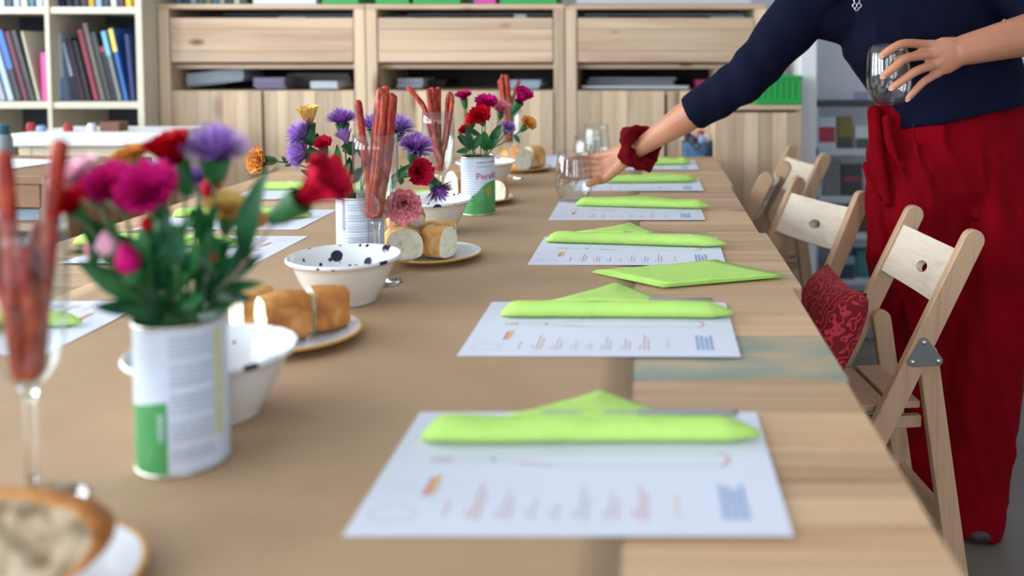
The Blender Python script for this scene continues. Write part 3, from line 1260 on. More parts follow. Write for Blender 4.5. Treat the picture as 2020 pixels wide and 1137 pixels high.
# ------------------------------------------------------------------ bread
def bread(label, loc, rz, L, W, H, tilt=(0, 0), seed=0, crust='crust', bulge=0.0, cone=0.0):
    """baguette chunk: long axis local X, flat underside, cut faces at both ends"""
    root = empty('bread_chunk', loc)
    root.rotation_euler = (tilt[0], tilt[1], rz)
    tag(root, label, 'bread', 'cut baguette chunks')
    n, m = 26, 10
    rings = []
    bm = bmesh.new()
    for i in range(m + 1):
        t = i / m
        x = -L / 2 + L * t
        e = (1 - cone * t * t) * (1 - 0.05 * (2 * t - 1) ** 4)
        ring = []
        for k_ in range(n):
            th = 2 * PI * k_ / n
            cy, sz = math.cos(th), math.sin(th)
            y = W / 2 * math.copysign(abs(cy) ** 0.8, cy) * e
            z = H / 2 + H / 2 * (sz if sz > 0 else math.copysign(abs(sz) ** 0.45, sz)) * e
            w = 1 + 0.05 * noise.noise(V((x * 30 + seed, cy * 1.5, sz * 1.5)))
            ring.append(V((x + 0.002 * noise.noise(V((cy * 2, sz * 2, seed + i * 0.1))), y * w, max(z * w, 0.0))))
        rings.append(ring)
    rv = [[bm.verts.new(p) for p in r] for r in rings]
    for i in range(m):
        for k_ in range(n):
            j = (k_ + 1) % n
            bm.faces.new((rv[i][k_], rv[i][j], rv[i + 1][j], rv[i + 1][k_]))
    finish('crust', bm, M[crust], root, smooth=True)
    for side, ring in ((-1, rings[0]), (1, rings[-1])):
        bm = bmesh.new()
        c = sum(ring, V()) / n
        rows = [[bm.verts.new(p) for p in ring]]
        for f in (0.93, 0.75, 0.5, 0.25):
            row = []
            for p in ring:
                qq = c + (p - c) * f
                qq.x += side * (0.0018 if f < 0.9 else 0.0003) + 0.0022 * noise.noise(qq * 90 + V((seed, 0, 0)))
                row.append(bm.verts.new(qq))
            rows.append(row)
        cv = bm.verts.new(c + V((side * 0.002, 0, 0)))
        for a, b in zip(rows, rows[1:]):
            for k_ in range(n):
                j = (k_ + 1) % n
                bm.faces.new((a[k_], a[j], b[j], b[k_]))
        for k_ in range(n):
            bm.faces.new((rows[-1][k_], rows[-1][(k_ + 1) % n], cv))
        finish('crumb_face', bm, M['crumb'], root, smooth=True)
    return root


p = PL[0]
bread('baguette chunk with white cut face, in front on the plate behind the hidden bowl', p + V((-0.006, -0.012, 0.0062)), 0.68, 0.058, 0.060, 0.062, seed=1, crust='crust_dark')
bread('baguette end chunk at the right of the plate behind the half hidden bowl', p + V((0.038, 0.030, 0.0062)), 0.60, 0.046, 0.054, 0.062, seed=2, crust='crust_dark', cone=0.14)
bread('baguette chunk at the left of the plate, next to the nearest tin', p + V((-0.056, 0.016, 0.0062)), 0.75, 0.045, 0.062, 0.06, seed=3)
p = PL[1]
bread('baguette chunk with its white cut face toward the camera, beside the flute stem', p + V((-0.048, -0.020, 0.0062)), PI / 2 + 0.35, 0.055, 0.068, 0.058, seed=4)
bread('baguette chunk standing at the right, cut face turned right', p + V((0.014, -0.012, 0.0062)), -0.42, 0.044, 0.056, 0.058, seed=5)
bread('baguette piece lying behind the two front chunks', p + V((-0.006, 0.044, 0.0062)), 0.2, 0.075, 0.045, 0.055, seed=6)
bread('baguette slice lying on top of the chunks below the pink carnation', p + V((-0.056, 0.018, 0.0600)), PI / 2 + 0.5, 0.026, 0.070, 0.046, tilt=(0.0, -0.75), seed=7)
p = PL[2]
bread('pale bread wedge just left of the olive tin', p + V((-0.045, 0.0, 0.0062)), 0.9, 0.06, 0.055, 0.075, tilt=(0, 0.0), seed=8)
bread('ragged bread piece just right of the olive tin', p + V((0.052, -0.004, 0.0062)), 1.4, 0.03, 0.046, 0.052, seed=9)
p = PL[3]
bread('browned baguette end on the farthest plate', p + V((-0.02, -0.02, 0.0062)), -0.7, 0.075, 0.072, 0.072, seed=10, crust='crust_dark')
bread('baguette chunk with beige cut face on the farthest plate', p + V((0.028, 0.034, 0.0062)), 0.9, 0.05, 0.07, 0.07, seed=11)

# rustic slice in the lower left corner, standing on its edge
rs = empty('bread_slice', PL[4] + V((-0.010, -0.004, 0.0055)))
rs.rotation_euler = (-0.22, 0, 0.10)
tag(rs, 'rustic bread slice with large holes, blurred at the lower left corner', 'bread')


def slice_outline(a):
    return V((0.078 * math.cos(a) * (1 + 0.03 * math.sin(3 * a)), 0, 0.036 + 0.036 * math.sin(a) * (1 + 0.05 * math.cos(2 * a))))


bm = bmesh.new()
nr, ns = 26, 72
cen_ = V((0, 0, 0.036))
for side in (-1, 1):
    rows = []
    for r in range(nr + 1):
        f = 0.97 * r / nr
        row = []
        for k_ in range(ns):
            pnt = cen_ + (slice_outline(2 * PI * k_ / ns) - cen_) * max(f, 0.01)
            h = noise.noise(V((pnt.x * 60, pnt.z * 75, side * 3.0)))
            dep = max(0.0, h - 0.02) * 0.055 * (1 - f ** 6)
            pnt.y = side * (0.012 - min(dep, 0.0112)) + 0.0006 * noise.noise(pnt * 200)
            row.append(bm.verts.new(pnt))
        rows.append(row)
    for a, b in zip(rows, rows[1:]):
        for k_ in range(ns):
            j = (k_ + 1) % ns
            bm.faces.new((a[k_], a[j], b[j], b[k_]))
    bm.faces.new(rows[0])
finish('crumb', bm, M['crumb_rustic'], rs, smooth=True)
bm = bmesh.new()
ring_ = []
for k_ in range(ns):
    o = slice_outline(2 * PI * k_ / ns)
    d = (o - cen_)
    pr = [cen_ + d * 0.95 + V((0, -0.0125, 0)), cen_ + d * 1.02 + V((0, -0.012, 0)), cen_ + d * 1.035, cen_ + d * 1.02 + V((0, 0.012, 0)), cen_ + d * 0.95 + V((0, 0.0125, 0))]
    ring_.append([bm.verts.new(x) for x in pr])
for k_ in range(ns):
    a, b = ring_[k_], ring_[(k_ + 1) % ns]
    for i in range(4):
        bm.faces.new((a[i], a[i + 1], b[i + 1], b[i]))
finish('crust', bm, M['crust_dark'], rs, smooth=True)


# ------------------------------------------------------------------ glasses
def make_flute(slim=1.0):
    root = empty('champagne_flute')
    H = 0.244
    bowl_out = [(0.0045, 0.098), (0.010, 0.1015), (0.0185, 0.109), (0.0255, 0.121), (0.0305, 0.139), (0.0345, 0.165), (0.0362, 0.195), (0.0358, 0.222), (0.0348, H)]
    w = 0.0011
    bowl_in = [(r - w, z) for r, z in reversed(bowl_out[1:])] + [(0, 0.1035)]
    bowl_in[0] = (bowl_in[0][0], H)
    bm = bmesh.new()
    add_lathe(bm, [(r * slim, z) for r, z in bowl_out + bowl_in], 40)
    finish('bowl', bm, M['glass'], root, smooth=True)
    bm = bmesh.new()
    add_lathe(bm, [(0, 0.0), (0.039, 0.0), (0.0396, 0.0012), (0.038, 0.0024), (0.022, 0.0042), (0.008, 0.008), (0.0046, 0.016), (0.0042, 0.05), (0.0043, 0.085), (0.0055, 0.0955), (0.0085, 0.1008), (0, 0.1022)], 32)
    finish('stem_and_foot', bm, M['solid_glass'], root, smooth=True)
    return root


flute0 = make_flute()
flute_slim = make_flute(0.87)
FL = [(36, 0.757, 'champagne flute of sausage sticks at the left edge, blurred'),
      (738, 1.500, 'champagne flute of sausage sticks standing sharp beside the splattered bowl'),
      (863, 2.080, 'champagne flute of sausage sticks between two bouquets, with bent sticks'),
      (1003, 2.740, 'champagne flute of sausage sticks behind the far bouquet')]
FLP = []
for i, (px, Y, lab) in enumerate(FL):
    o = flute_slim if i == 0 else (flute0 if i == 1 else copy_tree(flute0))
    o.location = (xat(px, Y), Y, PZ)
    tag(o, lab, 'glass', 'champagne flutes with sausage sticks')
    FLP.append(V((xat(px, Y), Y, PZ)))


def sausage(label, group, pts, r=0.0056, seed=0):
    rng = random.Random(seed)
    base = V(pts[0])
    root_pts = [V(p_) - base for p_ in pts]
    o = tube('sausage_stick', root_pts, r, M['sausage'], None, n=18, sub=12, loc=base,
             mod=lambda t, th: 1 + 0.13 * noise.noise(V((t * 22, math.cos(th) * 2.6, math.sin(th) * 2.6 + seed))) + 0.05 * math.sin(5 * th + 6 * t + seed))
    tag(o, label, 'sausage', group)
    return o


def fpt(i, dx, dy, z):
    return FLP[i] + V((dx, dy, z))


# flute 2 (sharp): one stick leans left, a bundle stands on the right
g2 = 'sausage sticks in the sharp middle flute'
sausage('single sausage stick leaning left in the sharp middle flute', g2, [fpt(1, 0.004, -0.004, 0.113), fpt(1, -0.004, -0.008, 0.15), fpt(1, -0.012, -0.012, 0.20), fpt(1, -0.023, -0.012, 0.295)], 0.0062, 1)
rng = random.Random(4)
for k_ in range(8):
    a = k_ * 2.4
    ex = 0.018 + 0.012 * math.cos(a)
    ey = 0.002 + 0.012 * math.sin(a)
    top = 0.298 + 0.020 * rng.random()
    sausage('one of the sausage sticks bundled at the right of the sharp middle flute', g2,
            [fpt(1, -0.004 + 0.008 * math.cos(a), 0.008 * math.sin(a), 0.112 + 0.003 * k_ / 8), fpt(1, 0.0 + 0.010 * math.cos(a), 0.011 * math.sin(a), 0.15), fpt(1, 0.008 + 0.012 * math.cos(a), 0.013 * math.sin(a), 0.20), fpt(1, ex, ey, top)], 0.0064, 10 + k_)
# flute 1 (blurred)
g1 = 'sausage sticks in the blurred flute at the left edge'
for k_, (bx_, by_, tx, ty, h, lab) in enumerate([
        (-0.002, -0.008, -0.010, -0.006, 0.292, 'sausage stick rising straight up in the blurred flute at the left edge'),
        (0.004, 0.003, 0.029, 0.004, 0.300, 'sausage stick leaning right out of the blurred flute'),
        (-0.008, 0.004, -0.028, -0.010, 0.262, 'sausage stick leaning left in the blurred flute'),
        (0.000, -0.004, -0.030, 0.010, 0.225, 'short sausage stick low in the blurred flute, far left'),
        (0.006, -0.006, 0.008, -0.014, 0.215, 'short sausage stick low in the middle of the blurred flute'),
        (-0.004, 0.008, 0.002, 0.016, 0.230, 'short sausage stick at the back of the blurred flute')]):
    sausage(lab, g1, [fpt(0, bx_, by_, 0.113), fpt(0, bx_ * 1.5 + tx * 0.1, by_ * 1.2, 0.15), fpt(0, bx_ * 0.6 + tx * 0.45, by_ * 0.5 + ty * 0.5, 0.20), fpt(0, tx, ty, h)], 0.0062, 30 + k_)
# flute 3: bundle, one stick far left, one bent over
g3 = 'sausage sticks in the flute between the bouquets'
sausage('sausage stick jutting far out to the left of the flute between the bouquets', g3, [fpt(2, 0.006, -0.004, 0.114), fpt(2, -0.006, -0.006, 0.16), fpt(2, -0.021, -0.010, 0.225), fpt(2, -0.032, -0.008, 0.258), fpt(2, -0.062, -0.006, 0.296)], 0.0056, 41)
for k_ in range(4):
    sausage('one of the upright sausage sticks on the left side of the flute between the bouquets', g3,
            [fpt(2, 0.006 - 0.003 * k_, 0.004 * (k_ - 1), 0.114), fpt(2, 0.0, 0.006 * (k_ - 1.5), 0.16), fpt(2, -0.010 + 0.003 * k_, 0.007 * (k_ - 1.5), 0.22), fpt(2, -0.018 + 0.006 * k_, 0.006 * (k_ - 1.5), 0.29 + 0.004 * (k_ % 2))], 0.0056, 50 + k_)
sausage('sausage stick bent over in a loop at the right of the flute between the bouquets', g3,
        [fpt(2, 0.004, 0.006, 0.114), fpt(2, 0.012, 0.006, 0.17), fpt(2, 0.020, 0.004, 0.24), fpt(2, 0.0215, 0.002, 0.268), fpt(2, 0.0265, 0.001, 0.283), fpt(2, 0.032, 0.000, 0.270), fpt(2, 0.027, -0.008, 0.22), fpt(2, 0.016, -0.008, 0.16)], 0.0050, 60)
# flute 4
g4 = 'sausage sticks in the farthest flute'
for k_ in range(6):
    a = k_ * 1.05
    sausage('one of the sausage sticks standing in the farthest flute' if k_ else 'sausage stick leaning right in the farthest flute', g4,
            [fpt(3, 0.007 * math.cos(a), 0.007 * math.sin(a), 0.114), fpt(3, 0.010 * math.cos(a), 0.010 * math.sin(a), 0.16), fpt(3, -0.004 + 0.013 * math.cos(a), 0.013 * math.sin(a), 0.22), fpt(3, (0.030 if k_ == 0 else -0.012 + 0.014 * math.cos(a)), 0.014 * math.sin(a), 0.29 + 0.008 * (k_ % 3))], 0.0056, 70 + k_)


def make_tumbler():
    root = empty('stemless_glass')
    H = 0.128
    out = [(0, 0.0), (0.026, 0.0), (0.030, 0.002), (0.037, 0.011), (0.0445, 0.028), (0.0478, 0.046), (0.0472, 0.062), (0.0452, 0.085), (0.0428, 0.108), (0.0408, H)]
    w = 0.0012
    inn = [(0.0408 - w, H)] + [(r - w, z) for r, z in reversed(out[3:-1])] + [(0.026, 0.0075), (0, 0.0065)]
    bm = bmesh.new()
    add_lathe(bm, out + inn, 44)
    finish('glass_body', bm, M['glass'], root, smooth=True)
    return root


tum0 = make_tumbler()
G1 = V((xat(1131, 2.325), 2.325, TZ + 0.0024))
GH = at(1756, 207, 1.965)
GLASSES = [(G1, (0, 0, 0), 'stemless glass on the table grasped by the reaching hand'),
           (V((xat(1160, 2.76), 2.76, TZ + 0.0028)), (0, 0, 1), 'empty stemless glass on the table behind the grasped one'),
           (V((xat(1176, 3.17), 3.17, TZ + 0.0028)), (0, 0, 2), 'farthest empty stemless glass on the table'),
           (GH, (0.06, -0.07, 0), 'stemless glass held up in front of the red trousers')]
for i, (loc, rot, lab) in enumerate(GLASSES):
    o = tum0 if i == 0 else copy_tree(tum0)
    o.location = loc
    o.rotation_euler = rot
    tag(o, lab, 'glass', 'stemless drinking glasses')


# ------------------------------------------------------------------ flowers
def col_mesh(name, verts, faces, cols, mat, parent, M4):
    me = bpy.data.meshes.new(name)
    me.from_pydata([M4 @ V(v) for v in verts], [], faces)
    ca = me.color_attributes.new('Col', 'FLOAT_COLOR', 'POINT')
    for i, c in enumerate(cols):
        ca.data[i].color = c
    me.materials.append(mat)
    for p_ in me.polygons:
        p_.use_smooth = True
    me.update()
    return link(name, me, parent)


def mixc(a, b, t):
    return tuple(a[i] * (1 - t) + b[i] * t for i in range(3)) + (1,)


def carnation(R, seed, c_in, c_out, c_edge, openness=1.0, layers=5):
    """frilled petals round +Z, base at the origin; openness 0.35 = narrow fan, 1 = full flat head"""
    rng = random.Random(seed)
    vs, fs, cs = [], [], []
    for L_ in range(layers):
        k_ = L_ / max(1, layers - 1)
        n = 6 + (layers - 1 - L_) if L_ < layers - 1 else 4
        elev = math.radians((86 - 62 * k_) * openness)
        ln = R * (1.15 - 0.22 * k_) * (1.0 if openness > 0.6 else 1.25)
        a_off = rng.random() * 6
        for p_ in range(n):
            a0 = a_off + 2 * PI * p_ / n + rng.uniform(-0.12, 0.12)
            wid = R * rng.uniform(0.50, 0.66) * (1 - 0.30 * k_)
            ee = elev * rng.uniform(0.88, 1.08)
            nu, nv = 6, 8
            er = V((math.cos(a0), math.sin(a0), 0))
            et = V((-math.sin(a0), math.cos(a0), 0))
            ph, fq = rng.random() * 6, rng.uniform(5.5, 8)
            base = len(vs)
            pos = V((0, 0, 0))
            rad, hz = 0.0, 0.0
            prof = []
            for u in range(nu + 1):
                t = u / nu
                e = ee * (0.25 + 0.75 * t)
                prof.append((rad, hz, e))
                rad += math.sin(e) * ln / nu
                hz += math.cos(e) * ln / nu
            for u in range(nu + 1):
                t = u / nu
                r_, h_, e = prof[u]
                nrm = er * math.cos(e) - V((0, 0, 1)) * math.sin(e)
                dirv = er * math.sin(e) + V((0, 0, 1)) * math.cos(e)
                for v in range(nv + 1):
                    s = -1 + 2 * v / nv
                    w_ = wid * (t ** 0.65)
                    jag = (0.06 * R * math.sin(s * 13 + ph) + 0.03 * R * math.sin(s * 29 + ph)) * t ** 3 - 0.14 * R * s * s * t
                    ruf = 0.13 * R * math.sin(s * fq + ph) * t * t + 0.05 * R * math.sin(s * fq * 2.1 + ph * 2) * t ** 3
                    q_ = er * r_ + V((0, 0, h_)) + et * (s * w_) + nrm * (ruf - 0.16 * R * s * s * t) + dirv * jag
                    vs.append(q_)
                    c = mixc(c_in, c_out, min(1, t * 1.3))
                    if t > 0.8:
                        c = mixc(c, c_edge, (t - 0.8) / 0.2)
                    f = 1 + 0.10 * noise.noise(V((s * 3, t * 4, seed + p_ * 1.7 + L_)))
                    cs.append((c[0] * f, c[1] * f, c[2] * f, 1))
            for u in range(nu):
                for v in range(nv):
                    i = base + u * (nv + 1) + v
                    fs.append((i, i + 1, i + nv + 2, i + nv + 1))
    return vs, fs, cs


def thistle(R, seed, c_in, c_out, spread=80, n=190):
    rng = random.Random(seed)
    vs, fs, cs = [], [], []
    for k_ in range(n):
        a = rng.random() * 2 * PI
        e = math.radians(spread) * math.sqrt(rng.random())
        ln = R * rng.uniform(0.88, 1.08)
        er, et = V((math.cos(a), math.sin(a), 0)), V((-math.sin(a), math.cos(a), 0))
        base = len(vs)
        w = R * rng.uniform(0.032, 0.05)
        prof = [(0, 0), (0.35, 0.7), (0.7, 0.95), (1.0, 1.12)]
        rad, hz, tp = 0.0, 0.0, 0.0
        for t, em in prof:
            rad += math.sin(e * em) * (t - tp) * ln
            hz += math.cos(e * em) * (t - tp) * ln
            tp = t
            ww = w * (1.25 if 0.3 < t < 0.9 else (0.5 if t == 0 else 0.6))
            p_ = er * rad + V((0, 0, hz))
            vs.extend([p_ - et * ww, p_ + et * ww])
            c = mixc(c_in, c_out, t * rng.uniform(0.7, 1.1) if t else 0)
            cs.extend([c, c])
        for i in range(3):
            b_ = base + 2 * i
            fs.append((b_, b_ + 1, b_ + 3, b_ + 2))
    return vs, fs, cs


def bud(R, seed, c_base, c_tip):
    vs, fs, cs = [], [], []
    n, m = 14, 9
    for i in range(m + 1):
        t = i / m
        r = R * (math.sin(PI * min(1, t * 0.80 + 0.14)) ** 0.8) * (1 - 0.72 * max(0, t - 0.45))
        for k_ in range(n):
            a = 2 * PI * k_ / n + t * 1.0
            q_ = 1 + 0.14 * math.sin(3 * a + seed)
            vs.append(V((r * q_ * math.cos(a), r * q_ * math.sin(a), 2.7 * R * t)))
            cs.append(mixc(c_base, c_tip, min(1, max(0, t + 0.18 * math.sin(3 * a)))))
    for i in range(m):
        for k_ in range(n):
            j = (k_ + 1) % n
            fs.append((i * n + k_, i * n + j, (i + 1) * n + j, (i + 1) * n + k_))
    return vs, fs, cs


def leaf(parent, p0, p1, width, mat, droop=0.0, face=V((0, -1, 0.35)), name='leaf'):
    """lens shaped blade from p0 to p1 with a folded midrib, broad side turned to 'face'"""
    p0, p1 = V(p0), V(p1)
    d = p1 - p0
    side = d.cross(V(face)).normalized()
    nrm = side.cross(d).normalized()
    bm = bmesh.new()
    m = 9
    rows = []
    for i in range(m + 1):
        t = i / m
        w = width * (math.sin(PI * (t * 0.96 + 0.02)) ** 0.75) * (1.0 - 0.25 * t)
        c = p0 + d * t + nrm * (droop * math.sin(PI * t)) * d.length
        rows.append([bm.verts.new(c + side * w + nrm * w * 0.35), bm.verts.new(c + side * w * 0.5 + nrm * w * 0.12), bm.verts.new(c), bm.verts.new(c - side * w * 0.5 + nrm * w * 0.12), bm.verts.new(c - side * w + nrm * w * 0.35)])
    for a, b in zip(rows, rows[1:]):
        for k_ in range(4):
            bm.faces.new((a[k_], a[k_ + 1], b[k_ + 1], b[k_]))
    return finish(name, bm, mat, parent, smooth=True)


PAL = {
    'red': ((120, 0, 8), (178, 0, 18), (194, 6, 30)),
    'crimson': ((130, 0, 30), (186, 4, 42), (200, 22, 60)),
    'magenta': ((124, 0, 70), (186, 0, 98), (198, 20, 112)),
    'pink': ((226, 116, 130), (244, 172, 178), (230, 124, 142)),
    'palepink': ((226, 130, 164), (238, 166, 190), (242, 196, 212)),
    'yellow': ((214, 146, 44), (242, 204, 116), (228, 140, 62)),
    'gold': ((220, 164, 60), (242, 200, 110), (246, 208, 126)),
    'purple': ((150, 104, 186), (190, 152, 224), (212, 184, 238)),
    'violet': ((140, 84, 172), (180, 132, 212), (206, 170, 230)),
}


def basis(z):
    z = V(z).normalized()
    x = V((0, 1, 0)).cross(z)
    if x.length < 1e-3:
        x = V((1, 0, 0))
    x.normalize()
    y = z.cross(x)
    return Matrix((x, y, z)).transposed().to_4x4()


def flower(ci, label, kind, colr, head, direction, R, group, seed, base=None, bend=0.0, leaves=(), stem_r=0.0016, openness=1.0, stem_mat='stem_green'):
    """ci: tin index; head: world point of the flower base; leaves: list of (t along stem, world tip point, half width)"""
    cx_, cy_ = CANS[ci]
    rng = random.Random(seed)
    nm = {'carn': 'carnation', 'fan': 'carnation', 'this': 'cornflower', 'bud': 'flower_bud', 'leaf': 'leafy_stem'}[kind]
    hd = V(head)
    dr = V(direction).normalized()
    if base is None:
        q_ = V((hd.x - cx_, hd.y - cy_, 0))
        q_ = q_ * (0.5 * CAN_R / max(q_.length, CAN_R * 0.9))
        foot = V((cx_ - q_.x * 0.5, cy_ - q_.y * 0.5, PZ + 0.051))
        lip = V((cx_ + q_.x * 1.3, cy_ + q_.y * 1.3, PZ + CAN_H + 0.004))
    else:
        foot = V((cx_, cy_, PZ + 0.051))
        lip = V(base)
    root = empty(nm, foot)
    tag(root, label, 'flower' if kind != 'leaf' else 'leaves', group)
    hs = hd - dr * (R * 0.55)
    mid = lip.lerp(hs, 0.5) + V((0, 0, -bend * (hs - lip).length))
    pts = [foot, lip, mid, hs]
    lp = [p_ - foot for p_ in pts]
    tube('stem', lp, [stem_r * 1.2, stem_r * 1.1, stem_r, stem_r], M[stem_mat], root, n=7, sub=6)
    P_, _ = catmull(lp, [1] * 4, 8)
    B4 = Matrix.Translation(hd - foot) @ basis(dr)
    if kind in ('carn', 'fan'):
        a, b, c = [lin(x) for x in PAL[colr]]
        vs, fs, cs = carnation(R, seed, a, b, c, openness)
        col_mesh('bloom', vs, fs, cs, M['petal'], root, B4)
    elif kind == 'this':
        a, b, c = [lin(x) for x in PAL[colr]]
        vs, fs, cs = thistle(R, seed, a, b, 78 * openness)
        col_mesh('bloom', vs, fs, cs, M['petal'], root, B4)
    elif kind == 'bud':
        a, b, c = [lin(x) for x in PAL[colr]]
        vs, fs, cs = bud(R * 0.55, seed, c, b)
        col_mesh('bloom', vs, fs, cs, M['petal'], root, B4)
    if kind != 'leaf':
        bm = bmesh.new()
        k_ = R * (0.30 if kind != 'bud' else 0.42)
        hh = R * (0.85 if kind in ('carn', 'fan') else 0.55)
        prof = [(0, -hh), (k_ * 0.45, -hh * 0.97), (k_ * 0.85, -hh * 0.6), (k_, -hh * 0.2), (k_ * 1.25, hh * 0.25)]
        add_lathe(bm, prof, 12, rfun=lambda a_, z_: 1 + 0.10 * math.cos(5 * a_))
        bmesh.ops.transform(bm, matrix=B4, verts=bm.verts)
        finish('calyx', bm, M['leaf'], root, smooth=True)
    for i, (t, tip, w) in enumerate(leaves):
        idx = min(len(P_) - 1, int(8 + t * 16))
        leaf(root, P_[idx], V(tip) - foot, w, M['leaf'] if i % 2 else M['leaf_dark'], droop=rng.uniform(-0.08, 0.10))
    return root


# ---- bouquet one (blurred, nearest): pixel position, distance
b1 = 'flowers in the nearest blurred bouquet'
Y1 = 0.84


def F1(label, kind, colr, px, py, Y, direction, rpx, seed, leaves=(), **kw):
    R = rpx * Y / F * (1.22 if kind != 'bud' else 1.1)
    return flower(0, label, kind, colr, at(px, py, Y), direction, R, b1, seed, leaves=[(t, at(a, b, yy), w) for t, a, b, yy, w in leaves], **kw)


F1('red carnation at the top of the blurred bouquet', 'fan', 'red', 352, 335, 0.85, (-0.25, -0.25, 1), 56, 1, [(0.5, 300, 470, 0.80, 0.007)], openness=0.62)
F1('purple feathery flower at the top right of the blurred bouquet', 'this', 'purple', 425, 322, 0.86, (0.12, -0.15, 1), 66, 2, [(0.45, 470, 480, 0.82, 0.007)], openness=1.0)
F1('large magenta carnation at the centre of the blurred bouquet', 'carn', 'magenta', 308, 400, 0.795, (0.05, -0.75, 0.75), 58, 3, [(0.3, 250, 520, 0.78, 0.007), (0.6, 360, 500, 0.78, 0.007)])
F1('magenta carnation at the upper left of the blurred bouquet', 'carn', 'magenta', 232, 388, 0.82, (-0.05, -0.6, 0.8), 50, 4, [(0.5, 215, 510, 0.80, 0.006)])
F1('pale pink carnation at the left of the blurred bouquet', 'carn', 'palepink', 172, 374, 0.84, (-0.30, -0.45, 0.8), 48, 5, [(0.6, 130, 500, 0.82, 0.006)])
F1('small red carnation at the far left of the blurred bouquet', 'carn', 'red', 150, 418, 0.775, (-0.2, -0.6, 0.7), 36, 6, [(0.7, 175, 500, 0.79, 0.007), (0.35, 152, 517, 0.8, 0.008)])
F1('yellow carnation with red edges behind the red one', 'carn', 'yellow', 268, 330, 0.92, (-0.1, -0.3, 1), 34, 7)
F1('small purple flower behind the magenta carnation', 'this', 'purple', 298, 350, 0.90, (0, -0.5, 0.9), 30, 8)
F1('small purple flower behind the thick green stems', 'this', 'purple', 392, 362, 0.92, (0.2, -0.4, 0.9), 30, 9, [(0.5, 440, 520, 0.86, 0.007)])
F1('pale pink bud low at the left of the blurred bouquet', 'bud', 'palepink', 216, 505, 0.79, (-0.12, -0.1, 1), 32, 10)
F1('magenta bud hanging low in the blurred bouquet', 'bud', 'magenta', 262, 540, 0.775, (-0.25, -0.1, 1), 40, 11)
F1('tiny pink bud at the lower left of the blurred bouquet', 'bud', 'pink', 185, 510, 0.83, (-0.4, 0, 1), 22, 12)
F1('golden yellow carnation at the right of the blurred bouquet', 'carn', 'gold', 447, 432, 0.87, (0.25, -0.4, 0.8), 40, 13, [(0.5, 500, 530, 0.84, 0.007)])
F1('orange tinged yellow carnation next to the big leaf', 'carn', 'yellow', 488, 450, 0.89, (0.4, -0.4, 0.7), 30, 14, [(0.4, 430, 480, 0.85, 0.007)])
F1('big red carnation reaching far out to the right of the blurred bouquet', 'fan', 'crimson', 582, 402, 0.80, (0.75, -0.15, 0.55), 66, 15, [(0.62, 527, 335, 0.79, 0.0125), (0.3, 520, 560, 0.8, 0.006)], openness=0.50, stem_mat='stem_pale', bend=0.02)
F1('red bud deep in the blurred bouquet', 'bud', 'red', 292, 455, 0.80, (0, -0.3, 1), 20, 16)
F1('small red bud at the right inside the blurred bouquet', 'bud', 'red', 425, 520, 0.81, (0.1, -0.2, 1), 28, 17)
F1('crimson bud behind the thick stems of the blurred bouquet', 'bud', 'crimson', 415, 392, 0.90, (0.1, -0.2, 1), 32, 18)
# foliage stems
fol = [
    ('leafy stem fanning out to the lower left of the blurred bouquet', 255, 560, 0.80, [(0.15, 184, 606, 0.78, 0.0085), (0.5, 158, 520, 0.78, 0.008), (0.8, 240, 470, 0.79, 0.008), (0.3, 300, 520, 0.77, 0.008)]),
    ('leafy stem in the middle of the blurred bouquet', 330, 480, 0.79, [(0.1, 270, 560, 0.77, 0.009), (0.3, 372, 540, 0.76, 0.010), (0.55, 300, 450, 0.77, 0.010), (0.8, 380, 430, 0.78, 0.010), (0.95, 330, 420, 0.79, 0.008)]),
    ('leafy stem at the right of the blurred bouquet', 410, 470, 0.82, [(0.1, 440, 560, 0.79, 0.009), (0.3, 380, 510, 0.78, 0.010), (0.55, 460, 470, 0.79, 0.010), (0.8, 395, 400, 0.80, 0.009), (0.95, 430, 400, 0.80, 0.008)]),
    ('dark leafy stem at the back of the blurred bouquet', 290, 460, 0.88, [(0.1, 250, 580, 0.86, 0.009), (0.4, 340, 460, 0.86, 0.010), (0.6, 230, 460, 0.86, 0.009), (0.9, 310, 420, 0.87, 0.009)]),
    ('slender leafy stem leaning right in the blurred bouquet', 470, 520, 0.84, [(0.2, 500, 590, 0.82, 0.007), (0.5, 520, 500, 0.83, 0.007), (0.9, 490, 470, 0.83, 0.007)]),
]
fol += [
    ('broad leafy stem at the front of the blurred bouquet', 350, 520, 0.775, [(0.05, 300, 600, 0.765, 0.010), (0.2, 400, 590, 0.765, 0.010), (0.4, 320, 500, 0.765, 0.011), (0.6, 395, 480, 0.77, 0.011), (0.9, 345, 440, 0.775, 0.010)]),
    ('broad leafy stem at the front left of the blurred bouquet', 290, 530, 0.785, [(0.05, 235, 610, 0.77, 0.009), (0.3, 262, 500, 0.77, 0.010), (0.6, 330, 480, 0.775, 0.010), (0.9, 280, 450, 0.78, 0.009)]),
    ('broad leafy stem at the front right of the blurred bouquet', 430, 530, 0.80, [(0.05, 465, 600, 0.785, 0.009), (0.3, 405, 540, 0.78, 0.010), (0.6, 470, 500, 0.79, 0.010), (0.9, 415, 450, 0.80, 0.010)]),
    ('dark leafy stem at the back right of the blurred bouquet', 400, 440, 0.89, [(0.05, 440, 580, 0.88, 0.010), (0.3, 360, 520, 0.87, 0.011), (0.6, 440, 470, 0.88, 0.011), (0.9, 380, 410, 0.88, 0.010)]),
    ('dark leafy stem below the small red carnation of the blurred bouquet', 205, 440, 0.82, [(0.5, 160, 450, 0.80, 0.009), (0.7, 225, 430, 0.80, 0.009), (0.85, 170, 430, 0.80, 0.008)]),
]
for i, (lab, px, py, Y, lv) in enumerate(fol):
    F1(lab, 'leaf', None, px, py, Y, (0, 0, 1), 10, 40 + i, lv, stem_r=0.0022)

# ---- bouquet two (sharp)
b2 = 'flowers in the middle bouquet'


